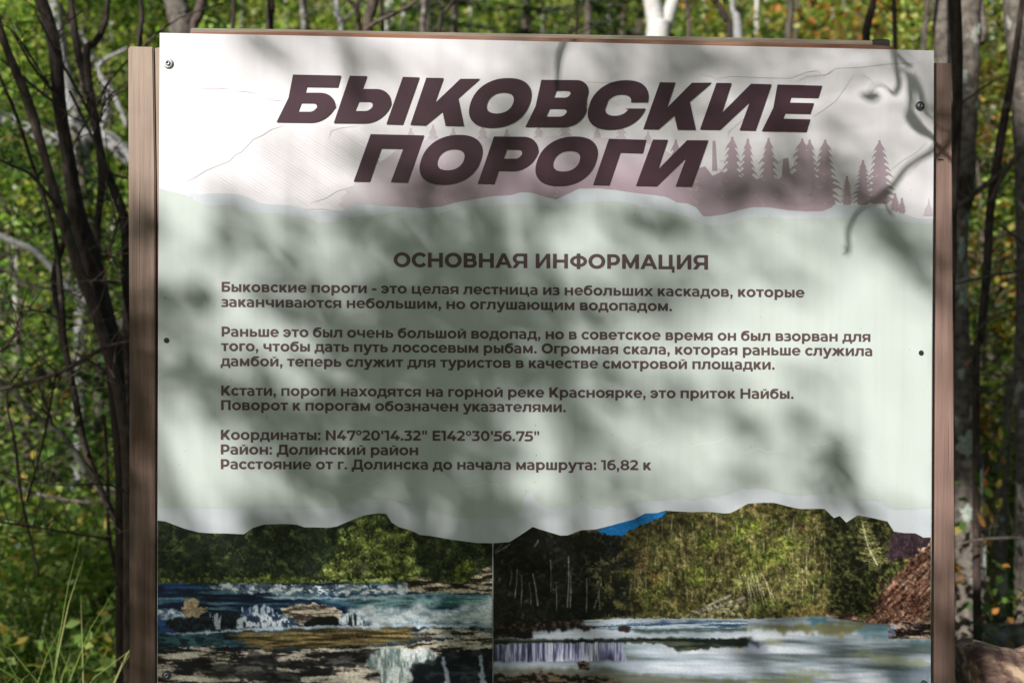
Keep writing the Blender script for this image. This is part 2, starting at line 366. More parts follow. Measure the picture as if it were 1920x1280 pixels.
def contour(F, x0, y0, nx, ny, st):
    """closed outlines of F == 0 by marching squares"""
    nxt = {}
    def ed(i, j, d):                     # crossing on the horizontal (d=0) or vertical (d=1) grid edge
        a = F[j, i]; b = F[j, i+1] if d == 0 else F[j+1, i]
        t = a/(a-b)
        return (x0+(i+(t if d == 0 else 0))*st, y0+(j+(t if d == 1 else 0))*st)
    ins = F < 0
    code = ins[:-1, :-1]*1+ins[:-1, 1:]*2+ins[1:, 1:]*4+ins[1:, :-1]*8
    T = {1: [(3, 0)], 2: [(0, 1)], 3: [(3, 1)], 4: [(1, 2)], 5: [(3, 0), (1, 2)], 6: [(0, 2)], 7: [(3, 2)], 8: [(2, 3)], 9: [(2, 0)], 10: [(0, 1), (2, 3)], 11: [(2, 1)], 12: [(1, 3)], 13: [(1, 0)], 14: [(0, 3)]}
    E = lambda i, j, e: ((i, j, 0), (i+1, j, 1), (i, j+1, 0), (i, j, 1))[e]
    for j, i in zip(*np.nonzero((code > 0) & (code < 15))):
        for a, b in T[int(code[j, i])]:
            nxt[E(i, j, a)] = E(i, j, b)
    loops = []
    while nxt:
        k0, k = nxt.popitem(); L = [ed(*k0)]
        while k in nxt:
            L.append(ed(*k)); k = nxt.pop(k)
        if len(L) > 3: loops.append(L)
    return loops
def simplify(L, eps):
    def rdp(a):
        if len(a) < 3: return a
        p, q = np.array(a[0]), np.array(a[-1]); d = q-p; A = np.array(a)-p; n = np.hypot(*d)+1e-12
        dist = np.abs(A[:, 0]*d[1]-A[:, 1]*d[0])/n if n > 1e-6 else np.hypot(A[:, 0], A[:, 1])
        i = int(dist.argmax())
        return rdp(a[:i+1])[:-1]+rdp(a[i:]) if dist[i] > eps else [a[0], a[-1]]
    h = len(L)//2
    return rdp(L[:h+1])[:-1]+rdp(L[h:]+[L[0]])[:-1]
_glyphs = {}
def glyph(ch):
    """(outlines, advance) of a letter in 1000 units to the em"""
    if ch not in _glyphs:
        f, adv = glyph_fn(ch)
        if f is None: _glyphs[ch] = ([], adv)
        else:
            st = 14.0; X, Y = np.meshgrid(-40+np.arange(80)*st, -230+np.arange(78)*st)
            F = f(X+.37, Y+.29)-(9.0 if not ch in '.,:' else 3.0)
            _glyphs[ch] = ([simplify(L, 2.6) for L in contour(F, -40, -230, 80, 78, st)], adv)
    return _glyphs[ch]
# ================================================================ THE SIGN
POST_Y, RAIL_Y = .012, .012
M_POST_L = wood_mat('weathered_brown_stain', srgb(92, 72, 62), srgb(112, 88, 76), srgb(134, 108, 94), 'Z', .6, worn=srgb(184, 164, 148), top=(1.5, 2.1))
M_POST_R = wood_mat('brown_stain', srgb(130, 103, 94), srgb(145, 117, 107), srgb(158, 130, 119), 'Z', .2, worn=srgb(162, 136, 128))
M_RAIL = wood_mat('reddish_stain', srgb(120, 78, 60), srgb(150, 104, 82), srgb(176, 136, 116), 'X', .35, worn=srgb(160, 140, 128))
M_GREY = wood_mat('grey_weathered_wood', srgb(84, 76, 64), srgb(124, 114, 98), srgb(160, 152, 136), 'X', .5, worn=srgb(178, 172, 158))
M_TAR = wood_mat('blackened_wood', srgb(25, 24, 22), srgb(38, 36, 32), srgb(60, 56, 50), 'X', .1)
M_SHEET = print_mat('white_sheet', srgb(232, 228, 232), .36, .035)
M_EDGE = print_mat('sheet_edge', srgb(235, 235, 238), .5, .03)
M_WHITE = print_mat('printed_torn_paper', srgb(210, 215, 221), .36, .02)
M_GREEN = print_mat('printed_pale_green', srgb(202, 210, 205), .36, .03)
M_GREENEDGE = print_mat('printed_olive_edge', srgb(192, 203, 168), .36, .03)
M_MAUVE = print_mat('printed_mauve', srgb(180, 160, 170), .36, .03)
M_MAUVE2 = print_mat('printed_pale_mauve', srgb(206, 193, 200), .36, .03)
M_LINE = print_mat('printed_pencil_line', srgb(210, 201, 206), .36, .03)
M_LINE2 = print_mat('printed_faint_line', srgb(215, 208, 213), .36, .03)
M_CRACK = print_mat('printed_pale_crack', srgb(226, 232, 222), .36, .03)
M_TITLE = print_mat('printed_title_ink', srgb(74, 52, 62), .34, .05)
M_TEXT = print_mat('printed_text_ink', srgb(92, 74, 74), .36, .05)
M_PHOTO = print_mat('printed_photograph', (1, 1, 1, 1), .34, .04, attr=True)
M_STEEL, _nt, _b = new_mat('zinc_screw'); _b.inputs['Metallic'].default_value = .9; _b.inputs['Roughness'].default_value = .42
_r = ramp(_nt, tnoise(_nt, mapped(_nt, (1, 1, 1)), 260, 3), [(.3, (.25, .25, .26, 1)), (.7, (.62, .62, .64, 1))]); _nt.links.new(_r.outputs[0], _b.inputs['Base Color'])
M_BLACK, _nt, _b = new_mat('flat_black'); _b.inputs['Roughness'].default_value = .7
_r = ramp(_nt, tnoise(_nt, mapped(_nt, (1, 1, 1)), 300, 3), [(.3, (.006, .006, .006, 1)), (.7, (.02, .02, .018, 1))]); _nt.links.new(_r.outputs[0], _b.inputs['Base Color'])

def px_prism(name, P, y0, y1, mat, parent, bevel=0.0):
    """solid whose front outline shows at the photograph pixels P, between depths y0 (front) and y1 (back)"""
    f = [at(x, y, y0) for x, y in P]
    b = [Vector((p.x, y1, p.z)) for p in f]; n = len(P)
    F = [tuple(range(n))[::-1], tuple(range(n, 2*n))]+[(i, (i+1) % n, n+(i+1) % n, n+i) for i in range(n)]
    o = mesh(name, f+b, F, mat, parent)
    if bevel:
        import bmesh
        bm = bmesh.new(); bm.from_mesh(o.data); bmesh.ops.recalc_face_normals(bm, faces=bm.faces)
        bmesh.ops.bevel(bm, geom=bm.edges[:], offset=bevel, segments=2, affect='EDGES'); bm.to_mesh(o.data); bm.free()
    return o
def ground_px(x, Y):                      # lowest pixel row needed so a member reaches the ground
    return 640+(CAM.z+.15)/(Y-CAM.y)*FPX

sign = thing('information_board', (0, 0, 0), 'large printed information board about river rapids on two brown wooden posts', 'sign')
gy = ground_px(0, POST_Y)
px_prism('post', [(240, 89), (243, 87), (287, 88), (291, 330), (292.5, 900), (293, gy), (243, gy), (242, 700)], POST_Y, .085, M_POST_L, sign, .0015)
px_prism('batten', [(290.5, 90), (299, 89), (330, 89), (330, 1300), (296.5, 1300), (295.5, 500), (294, 320)], POST_Y+.001, .04, M_POST_L, sign, .0008)
px_prism('post', [(1700, 118), (1784, 118), (1788, 640), (1792, 1280), (1800, gy), (1700, gy)], POST_Y, .085, M_POST_R, sign, .0015)
px_prism('rail', [(360, 66), (359, 59), (540, 59.5), (813, 65.5), (1060, 71.5), (1367, 77.5), (1640, 84), (1672, 87), (1680, 91), (1680, 160), (360, 150)], RAIL_Y, .045, M_RAIL, sign, .0012)
px_prism('rail', [(357, 52.5), (480, 54), (700, 58), (813, 60.5), (1060, 64.5), (1367, 70), (1637, 76), (1637, 150), (357, 130)], .050, .085, M_GREY, sign, .0012)
px_prism('rail_end_block', [(1638, 73.5), (1648, 72.5), (1668, 74), (1669, 90), (1672, 140), (1638, 140)], .049, .084, M_TAR, sign, .001)
px_prism('rail', [(300, 1360), (1740, 1362), (1740, 1480), (300, 1480)], RAIL_Y, .045, M_RAIL, sign, .0012)

# the printed sheet
SHEET = [(299.5, 62), (620, 68.5), (1000, 77.5), (1400, 87), (1751, 95), (1750.5, 300), (1748, 640), (1746.5, 980), (1745, 1280), (1744, 1460), (294, 1460), (294.5, 1280), (295.5, 900), (297, 500)]
sheet = px_prism('printed_sheet', SHEET, 0.0, .0035, M_SHEET, sign)
_lay = [0]
def flat(name, loops, mat, lay, parent=None, first_only=False):
    """printed shape: outlines (outer and holes) in photograph pixels, laid on the sheet"""
    V, F = [], []; y = -.00028*lay
    groups = loops if isinstance(loops[0][0][0], (tuple, list, np.ndarray)) else [loops]
    for g in groups:
        L = [[at(px, py, y) for px, py in l] for l in g]
        flatp = [p for l in L for p in l]; o = len(V)
        tri = tessellate_polygon([[Vector((p.x, p.z, 0)) for p in l] for l in L])
        V += flatp
        for t in tri:
            a, b, c = (flatp[i] for i in t)
            area = (b.x-a.x)*(c.z-a.z)-(b.z-a.z)*(c.x-a.x)
            if abs(area) < 1e-12: continue
            t = t if area > 0 else t[::-1]
            F.append(tuple(i+o for i in t))
    return mesh(name, V, F, mat, parent or sheet)
def strokes(name, lines, width, mat, lay):
    """thin printed lines as narrow ribbons"""
    V, F = [], []; y = -.00028*lay
    for ln in lines:
        n = len(ln)
        for i, (x, yy) in enumerate(ln):
            ax, ay = ln[max(i-1, 0)]; bx, by = ln[min(i+1, n-1)]; L = math.hypot(bx-ax, by-ay)+1e-9
            w = width/2*(1 if 0 < i < n-1 else .4)
            nx, ny = -(by-ay)/L*w, (bx-ax)/L*w
            V += [at(x+nx, yy+ny, y), at(x-nx, yy-ny, y)]
            if i: k = len(V); F.append((k-4, k-3, k-1, k-2))
    return tag(mesh(name, V, F, mat, sheet), kind='stuff')
def z3(P, ox, oy, k=3.0): return [(ox+p[0]/k, oy+p[1]/k)+tuple(p[2:]) for p in P]

# torn edges traced along the print
TORN_TOP = z3([(28, 60+60), (100, 150), (200, 178), (280, 160), (330, 178), (420, 165), (600, 172), (680, 190), (770, 240), (860, 248), (1000, 255), (1080, 290), (1200, 296), (1330, 300), (1400, 288), (1450, 240), (1540, 245), (1680, 258), (1900, 270)], 290, 320, 3.918)+\
    z3([(120, 278), (180, 268), (265, 266), (350, 240), (480, 214), (640, 188), (780, 182), (850, 158), (910, 160), (960, 172), (1040, 198), (1110, 212), (1180, 178), (1280, 132), (1400, 131), (1540, 142), (1700, 165), (1900, 190)], 760, 320, 3.918)+\
    z3([(40, 186), (70, 200), (110, 222), (180, 228), (240, 255), (290, 315), (340, 318), (440, 302), (540, 272), (640, 252), (760, 258), (880, 275), (1000, 284), (1120, 280), (1180, 255), (1195, 238), (1310, 240), (1480, 252), (1600, 275), (1740, 320), (1800, 335), (1884, 330)], 1240, 320, 3.692)
GREEN_TOP = z3([(28, 130), (120, 155), (200, 170), (260, 195), (330, 240), (420, 262), (500, 250), (600, 262), (640, 290), (720, 312), (900, 312), (1000, 330), (1100, 345), (1200, 382), (1280, 380), (1380, 362), (1480, 340), (1640, 325), (1780, 300), (1900, 320)], 290, 320, 3.918)+\
    z3([(100, 322), (230, 322), (320, 290), (440, 262), (560, 264), (720, 248), (880, 244), (980, 262), (1080, 268), (1180, 258), (1240, 238), (1320, 232), (1440, 226), (1560, 224), (1640, 234), (1760, 270), (1900, 305)], 760, 320, 3.918)+\
    z3([(60, 290), (180, 318), (240, 350), (290, 372), (400, 378), (500, 370), (540, 345), (590, 322), (760, 325), (900, 332), (1080, 330), (1150, 335), (1180, 320), (1280, 328), (1400, 345), (1560, 350), (1640, 352), (1760, 368), (1884, 362)], 1240, 320, 3.692)
GREEN_BOT = z3([(18, 200), (220, 205), (430, 205), (640, 212), (860, 205), (1080, 210), (1280, 200), (1380, 195), (1440, 160), (1520, 135), (1640, 135), (1740, 150), (1820, 170), (1900, 180)], 290, 900, 3.918)+\
    z3([(60, 272), (180, 300), (320, 340), (420, 362), (560, 360), (680, 352), (800, 335), (850, 300), (870, 200), (900, 165), (930, 170), (960, 225), (1020, 275), (1100, 290), (1130, 258), (1180, 290), (1230, 290), (1270, 240), (1310, 235), (1380, 285), (1450, 300), (1500, 262), (1560, 290), (1640, 270), (1720, 240), (1820, 228), (1900, 225)], 760, 880, 3.918)+\
    z3([(120, 195), (220, 215), (320, 190), (450, 178), (520, 140), (640, 125), (740, 135), (820, 165), (960, 178), (1080, 170), (1180, 168), (1240, 200), (1300, 215), (1440, 210), (1520, 222), (1560, 265), (1640, 275), (1760, 272), (1868, 268)], 1240, 880, 3.692)
PHOTO_TOP_L = z3([(12, 294), (80, 302), (130, 322), (220, 355), (320, 382), (400, 388), (520, 390), (655, 396), (720, 350), (800, 325), (960, 320), (1040, 325), (1100, 345), (1180, 345), (1280, 348), (1340, 338), (1440, 295), (1540, 258), (1640, 242), (1700, 246), (1740, 310), (1800, 345), (1860, 362), (1920, 385)], 290, 900, 3.918)+\
    z3([(100, 478), (180, 486), (330, 512), (520, 538), (645, 540)], 760, 880, 3.918)
PHOTO_TOP_R = z3([(645, 540), (765, 532), (850, 478), (935, 420), (1010, 445), (1140, 484), (1195, 482), (1250, 460), (1290, 445), (1400, 438), (1480, 418), (1680, 365), (1760, 322), (1850, 318), (1920, 298)], 760, 880, 3.918)+\
    z3([(30, 284), (200, 294), (320, 291), (440, 303), (480, 300), (520, 280), (600, 235), (680, 230), (780, 229), (880, 255), (960, 272), (1130, 271), (1195, 335), (1235, 320), (1280, 366), (1358, 316), (1440, 330), (1565, 358), (1610, 428), (1680, 438), (1760, 440), (1815, 470), (1869, 468)], 1240, 880, 3.692)
def jitter_line(P, step=7, amp=1.1, seed=0):
    r = random.Random(seed); out = []
    for (ax, ay), (bx, by) in zip(P[:-1], P[1:]):
        n = max(1, int(math.hypot(bx-ax, by-ay)/step))
        for k in range(n): t = k/n; out.append((ax+(bx-ax)*t, ay+(by-ay)*t+(r.random()-.5)*amp))
    return out+[P[-1]]
TORN_TOP = [(299, TORN_TOP[0][1])]+TORN_TOP[1:-1]+[(1749, TORN_TOP[-1][1])]

# forest silhouettes printed in mauve, and the sketched hills
def fir(cx, top, base, hw, seed, tiers=9):
    r = random.Random(seed); L, Rr = [], []
    for i in range(tiers):
        f0, f1 = i/tiers, (i+1)/tiers
        w = hw*(.22+.78*f1**.75)*r.uniform(.88, 1.1); wi = w*.56
        ya, yb = top+6+(base-top-6)*f0, top+6+(base-top-6)*f1; h = yb-ya
        for S_, g in ((L, -1), (Rr, 1)):
            w_ = w*r.uniform(.86, 1.12)
            S_ += [(cx+g*wi*.70, ya+h*.25), (cx+g*w_*.72, ya+h*.72), (cx+g*w_, yb+h*.42), (cx+g*w_*.88, yb+h*.30), (cx+g*w_*.62, yb-h*.02)]
    return [(cx-1.9, top), (cx-2.4, top+5), *L, (cx-hw*.4, base+6), (cx+hw*.4, base+6), *Rr[::-1], (cx+2.4, top+5), (cx+1.9, top)]
FIRS = [(1267, 262, 380, 24), (1300, 274, 380, 26), (1373, 257, 380, 30), (1402, 260, 372, 24), (1441, 259, 378, 30), (1504, 260, 378, 34), (1518, 262, 372, 26), (1547, 262, 376, 36), (1588, 330, 378, 15), (1618, 300, 378, 22), (1649, 263, 376, 32), (1678, 362, 392, 12), (1691, 371, 396, 10), (1740, 372, 398, 16)]
FIRS_C = [(700, 262, 350, 24), (684, 296, 366, 20), (770, 240, 330, 22), (812, 234, 330, 26), (850, 240, 330, 24), (905, 234, 330, 28), (950, 242, 330, 24), (1010, 234, 330, 28), (1060, 228, 330, 28), (1120, 238, 330, 26), (1165, 234, 330, 28), (1215, 246, 330, 26)]
mass = [(634, 384), (641, 376), (638, 370), (650, 362), (648, 354), (662, 348), (666, 338), (676, 330), (690, 322), (700, 306), (720, 300), (745, 280), (775, 268), (800, 262), (830, 264), (870, 258), (900, 262), (935, 256), (980, 262), (1040, 254), (1090, 262), (1140, 258), (1190, 262), (1240, 278), (1275, 300), (1300, 318), (1322, 312), (1336, 330), (1352, 322), (1370, 326), (1396, 334), (1418, 336), (1440, 330), (1460, 336), (1476, 322), (1490, 330), (1520, 326), (1540, 342), (1556, 362), (1566, 380), (1570, 396)]
ti = [p for p in TORN_TOP if 634 < p[0] < 1576]
M_FADE, nt, bs = new_mat('printed_mauve_fading'); v = mapped(nt, (1, 1, 1)); sp = nd(nt, 'ShaderNodeSeparateXYZ'); nt.links.new(v, sp.inputs[0])
def mrange(src, a, b):
    m = nd(nt, 'ShaderNodeMapRange', interpolation_type='SMOOTHSTEP'); m.inputs['From Min'].default_value = a; m.inputs['From Max'].default_value = b; nt.links.new(src, m.inputs['Value']); return m.outputs[0]
fx_ = mrange(sp.outputs['X'], at(636, 350, 0).x, at(800, 350, 0).x); fz_ = mrange(sp.outputs['Z'], at(900, 240, 0).z, at(900, 345, 0).z); fr_ = mrange(sp.outputs['X'], at(1180, 350, 0).x, at(1340, 350, 0).x)
mx = nd(nt, 'ShaderNodeMath', operation='MAXIMUM'); nt.links.new(fz_, mx.inputs[0]); nt.links.new(fr_, mx.inputs[1])
mu = nd(nt, 'ShaderNodeMath', operation='MULTIPLY'); nt.links.new(mx.outputs[0], mu.inputs[0]); nt.links.new(fx_, mu.inputs[1])
m2 = nd(nt, 'ShaderNodeMath', operation='MULTIPLY_ADD'); nt.links.new(mu.outputs[0], m2.inputs[0]); m2.inputs[1].default_value = .85; m2.inputs[2].default_value = .15
nt.links.new(mix(nt, m2.outputs[0], srgb(224, 217, 222), srgb(178, 157, 168)), bs.inputs['Base Color']); bs.inputs['Roughness'].default_value = .36; bs.inputs['Specular IOR Level'].default_value = .42
flat('printed_forest', [mass+ti[::-1]], M_FADE, 1)
flat('printed_fir', [[fir(*f, seed=i)] for i, f in enumerate(FIRS) if f[0] < 1745 and i % 2 == 0], M_MAUVE, 1.5)
flat('printed_fir', [[fir(*f, seed=i)] for i, f in enumerate(FIRS[:-1]) if i % 2 == 1], M_MAUVE, 2)
flat('printed_fir', [[fir(*f, seed=40+i)] for i, f in enumerate(FIRS_C) if i % 2], M_MAUVE2, .45)
flat('printed_fir', [[fir(*f, seed=60+i)] for i, f in enumerate(FIRS_C) if not i % 2], M_MAUVE2, .7)
flat('printed_fir', [[(1731, 404), (1735, 390), (1739, 384), (1741, 370), (1744, 384), (1748, 392), (1749, 405)]], M_MAUVE2, 2)
flat('printed_stump', [[(1335, 320), (1336, 264), (1341, 264), (1345, 320)], ][0:1], M_MAUVE, 2.3)
flat('printed_stump', [[(1466, 330), (1468, 298), (1478, 296), (1482, 330)]], M_MAUVE, 2.3)
r_ = random.Random(3); ticks = []
for cx in (1357, 1425, 1460, 1545, 1640, 1300, 830, 1045):
    for k in range(9):
        x = cx+r_.uniform(-9, 9); y = r_.uniform(300, 385); s = r_.uniform(2, 6)
        if cx > 1600: y = r_.uniform(320, 375)
        ticks.append([(x-s, y-s*.6), (x, y+1), (x+s*.5, y-s*.5)] if r_.random() < .5 else [(x-s, y-s), (x+s*.6, y+s*.5)])
strokes('printed_highlights', ticks, 2.0, M_MAUVE2, 2.6)
hill = z3([(170, 1000), (300, 900), (480, 850), (540, 780), (720, 670), (850, 620), (1150, 600), (1420, 610), (1420, 900), (1300, 1060), (1240, 1190), (960, 1180), (840, 1120), (700, 1140), (560, 1070), (300, 1080)], 300, 60, 3.555)
r_ = random.Random(5)
def hx(P, y):                                  # span of the hill outline on a slanted row
    return P
hat, hat2 = [], []
from math import tan
for k in range(84):
    # parallel pencil hatching falling to the right, clipped to the hill outline
    ox = 330+k*4.5; seg = []
    oy = 372-(ox-330)*.72 if ox < 560 else 372-(560-330)*.72-0+(ox-560)*.05
    L = 210+r_.uniform(-20, 25) if ox > 420 else 60+(ox-330)*1.4
    for j in range(9):
        t = j/8; x = ox+L*t*.86; y = oy+L*t*.56+math.sin(t*5+k)*1.0
        inside = False; Q = hill
        for i in range(len(Q)):
            (x1, y1), (x2, y2) = Q[i-1], Q[i]
            if (y1 > y) != (y2 > y) and x < (x2-x1)*(y-y1)/(y2-y1)+x1: inside = not inside
        if inside: seg.append((x, y))
    if len(seg) > 2: (hat if k % 3 else hat2).append(seg)
strokes('printed_hatching', hat, 1.0, M_LINE2, .9)
strokes('printed_hatching', hat2, 1.1, M_LINE, 1.0)
contours = [z3(p, 300, 60, 3.555) for p in ([(270, 378), (380, 380), (465, 374)], [(500, 392), (570, 398), (640, 410)], [(700, 438), (760, 455), (820, 460)], [(170, 1000), (240, 965), (300, 925), (360, 900), (460, 862), (500, 820), (540, 800), (570, 770), (620, 715), (680, 690), (740, 650), (830, 622)], [(1000, 1140), (1100, 1110), (1180, 1060), (1290, 1030)], [(900, 1160), (960, 1182), (1080, 1180), (1200, 1196), (1235, 1185)], [(1125, 710), (1140, 660), (1200, 640), (1320, 625)])]
contours += [z3(p, 1100, 0, 3) for p in ([(740, 440), (820, 430), (880, 432), (1000, 438), (1150, 440), (1240, 405), (1300, 398), (1330, 430), (1400, 385), (1550, 378), (1700, 360), (1880, 352)], [(1180, 462), (1240, 430), (1350, 420), (1390, 400)], [(1270, 660), (1330, 620), (1400, 570), (1450, 500), (1500, 420)], [(640, 420), (700, 430), (760, 460)], [(0, 460), (80, 466), (200, 462), (330, 470)], [(1700, 965), (1780, 900), (1850, 860), (1915, 800)], [(790, 790), (800, 740), (860, 690), (930, 620)], [(100, 540), (150, 580), (200, 600)], [(1550, 420), (1600, 450), (1640, 520)], [(300, 750), (340, 710), (420, 690)])]
strokes('printed_sketch_lines', contours, .9, M_LINE, 2.0)
fan = []
for k in range(12):
    x = 1498+k*9; fan.append([(x, 160-k*2.2), (x+5, 148-k*2)])
for k in range(14):
    x = 1700+k*3.6; fan.append([(x, 330-k*4.6), (x+9, 320-k*4.6+6)])
for k in range(10): fan.append([(1372+k*5, 264), (1378+k*5, 276-abs(k-5))])
strokes('printed_hatching', fan, .8, M_LINE2, 2.2)

# white torn paper and the green field
SPL = lambda P: [(p[0], p[1]) for p in P]
band1 = [(299, TORN_TOP[0][1])]+jitter_line(TORN_TOP, 8, .8, 1)
g1 = jitter_line([(298.6, GREEN_TOP[0][1])]+GREEN_TOP[1:-1]+[(1748.6, GREEN_TOP[-1][1])], 8, .8, 2)
g2 = jitter_line([(295.8, GREEN_BOT[0][1])]+GREEN_BOT[1:-1]+[(1745.4, GREEN_BOT[-1][1])], 6, 2.2, 3)
flat('printed_torn_strip', [jitter_line(TORN_TOP, 8, .8, 1)+[(1748.4, 470), (298, 470)]], M_WHITE, 3)
flat('printed_torn_strip', [[(296.5, 800), (1746.3, 800), (1744.8, 1120), (295.2, 1120)]], M_WHITE, 3)
flat('printed_green_field', [g1+g2[::-1]], M_GREEN, 4)
cr = []
r_ = random.Random(9)
for sx, sy, n in ((1280, 835, 6), (1560, 845, 5), (1180, 840, 4), (640, 905, 5), (860, 905, 5), (1390, 850, 5), (1520, 830, 4), (700, 890, 4)):
    x, y = sx, sy; ln = [(x, y)]
    for k in range(n+4): x += r_.uniform(4, 16); y += r_.uniform(-7, 6); ln.append((x, y))
    cr.append(ln)
strokes('printed_cracks', cr, 1.0, M_CRACK, 4.6)

# ---- title: outlines traced letter by letter, corners with a radius are rounded
def fillet(P):
    out = []; n = len(P)
    for i, p in enumerate(P):
        if len(p) < 3: out.append((p[0], p[1])); continue
        a = np.array(P[i-1][:2], float); b = np.array(p[:2], float); c = np.array(P[(i+1) % n][:2], float); r = p[2]
        u = (a-b)/np.hypot(*(a-b)); v = (c-b)/np.hypot(*(c-b))
        r1 = min(r, np.hypot(*(a-b))*.98); r2 = min(r, np.hypot(*(c-b))*.98)
        s, e = b+u*r1, b+v*r2
        for k in range(13):
            t = k/12; h = .44          # cubic with handles towards the corner
            c1, c2 = s+(b-s)*(1-h), e+(b-e)*(1-h)
            q = s*(1-t)**3+3*c1*t*(1-t)**2+3*c2*t*t*(1-t)+e*t**3
            out.append((float(q[0]), float(q[1])))
    return out
def oval(cx, cy, a, b, k=.33, n=48, e=2.25):
    P = []
    for i in range(n):
        q = 2*math.pi*i/n; c, s = math.cos(q), math.sin(q)
        u = a*abs(c)**(2/e)*(1 if c > 0 else -1); v = b*abs(s)**(2/e)*(1 if s > 0 else -1)
        P.append((cx+u+k*v, cy-v))
    return P
def o_letter(x0, x1, y0, y1, ix0, ix1, iy0, iy1):
    f = lambda a, b, c, d: oval((a+b)/2, (c+d)/2, math.sqrt(max(((b-a)/2)**2-(.33*(d-c)/2)**2, 1)), (d-c)/2)
    return [f(x0, x1, y0, y1), f(ix0, ix1, iy0, iy1)[::-1]]
A = lambda P: z3(P, 480, 0); B = lambda P: z3(P, 1100, 0)
be = [A(fillet([(208, 420), (478, 426), (460, 492), (285, 489), (277, 522), (468, 523, 105), (425, 692, 120), (115, 688), (183, 550)])), A(fillet([(254, 580), (350, 581, 30), (336, 629, 34), (236, 629)]))[::-1]]
yery1 = [A(fillet([(527, 427), (625, 429), (598, 501), (782, 502, 105), (735, 695, 125), (437, 693)])), A(fillet([(578, 572), (664, 573, 30), (648, 625, 34), (556, 625)]))[::-1]]
yery2 = [A([(826, 433), (919, 436), (825, 702), (733, 699)])]
ka1 = [A([(958, 438), (1055, 440), (1004, 583), (1150, 444), (1260, 444), (1137, 553), (1170, 710), (1066, 708), (1049, 628), (954, 706), (868, 703)])]
o1 = [A(p) for p in o_letter(1200, 1547, 440, 720, 1298, 1449, 521, 639)]
ve = [A(fillet([(1605, 450), (1893, 452, 90), (1852, 586, 48), (1868, 600, 40), (1832, 717, 100), (1515, 715), (1572, 600)])), A(fillet([(1690, 510), (1775, 511, 24), (1762, 550, 24), (1676, 550)]))[::-1], A(fillet([(1652, 612), (1755, 613, 26), (1738, 657, 30), (1632, 657)]))[::-1]]
es_o, es_i = o_letter(8, 346, 452, 730, 104, 250, 532, 652)
def cut_c(o, i):                                # open the ring on its right side between two level cuts
    ro = [p for p in o]; out = []
    up = [p for p in o if p[1] < 576]; lo = [p for p in o if p[1] > 611]
    up.sort(key=lambda p: math.atan2(-(p[1]-591), p[0]-177)); lo.sort(key=lambda p: math.atan2((p[1]-591), p[0]-177))
    full = up+lo[::-1]
    iu = [p for p in i if p[1] < 572]; il = [p for p in i if p[1] > 615]
    iu.sort(key=lambda p: math.atan2(-(p[1]-591), p[0]-177)); il.sort(key=lambda p: math.atan2((p[1]-591), p[0]-177))
    inner = (iu+il[::-1])[::-1]
    return [[(343, 576)]+full+[(328, 611), (216, 611)]+inner+[(248, 576)]]
es = [B(p) for p in cut_c(es_o, es_i)]
ka2 = [B([(412, 463), (500, 465), (452, 607), (592, 466), (704, 466), (580, 573), (614, 731), (511, 730), (493, 650), (404, 728), (318, 727)])]
i1 = [B([(730, 467), (815, 468), (760, 637), (924, 472), (1040, 475), (950, 735), (860, 733), (918, 573), (750, 731), (637, 729)])]
ye = [B([(1073, 476), (1325, 483), (1303, 551), (1150, 548), (1141, 578), (1279, 581), (1258, 641), (1117, 638), (1105, 668), (1258, 672), (1236, 743), (985, 738), (1050, 606)])]
pe = [A([(645, 755), (945, 762), (853, 1028), (758, 1025), (828, 838), (705, 835), (640, 1023), (549, 1022)])]
o2 = [A(p) for p in o_letter(922, 1272, 759, 1040, 1020, 1172, 840, 958)]
er = [A(fillet([(1339, 768), (1607, 771, 100), (1566, 965, 125), (1365, 962), (1340, 1036), (1247, 1034)])), A(fillet([(1411, 842), (1504, 843, 28), (1488, 893, 30), (1393, 893)]))[::-1]]
o3 = [A(p) for p in o_letter(1574, 1920, 768, 1047, 1672, 1822, 849, 965)]
ge = [B([(125, 781), (335, 787), (316, 863), (190, 859), (127, 1043), (36, 1041)])]
i2 = [B([(373, 785), (457, 787), (402, 953), (565, 789), (684, 790), (592, 1051), (500, 1049), (559, 890), (394, 1048), (277, 1046)])]
for L in (be, yery1, yery2, ka1, o1, ve, es, ka2, i1, ye, pe, o2, er, o3, ge, i2):
    flat('title_letter', L, M_TITLE, 5)

# ---- text lines: (text, x0, baseline y at x0, x1, baseline y at x1, capital height)
LINES = [
 ('ОСНОВНАЯ ИНФОРМАЦИЯ', 738, 500.3, 1327.5, 505.2, 26.8),
 ('Быковские пороги - это целая лестница из небольших каскадов, которые', 415.5, 546.8, 1508.5, 557.6, 18.4),
 ('заканчиваются небольшим, но оглушающим водопадом.', 414.5, 575.0, 1260, 583.0, 18.4),
 ('Раньше это был очень большой водопад, но в советское время он был взорван для', 415.5, 630.6, 1632, 640.4, 18.4),
 ('того, чтобы дать путь лососевым рыбам. Огромная скала, которая раньше служила', 414.5, 657.6, 1635.5, 667.2, 18.4),
 ('дамбой, теперь служит для туристов в качестве смотровой площадки.', 413.5, 685.8, 1452.5, 692.6, 18.4),
 ('Кстати, пороги находятся на горной реке Красноярке, это приток Найбы.', 414.5, 741.0, 1488, 747.3, 18.4),
 ('Поворот к порогам обозначен указателями.', 414.5, 768.2, 1061, 772.2, 18.4),
 ('Координаты: N47°20\'14.32" E142°30\'56.75"', 414, 823.8, 1011, 826.6, 18.4),
 ('Район: Долинский район', 414, 851.2, 784, 852.8, 18.4),
 ('Расстояние от г. Долинска до начала маршрута: 16,82 к', 414, 878.8, 1221, 880.8, 18.4)]
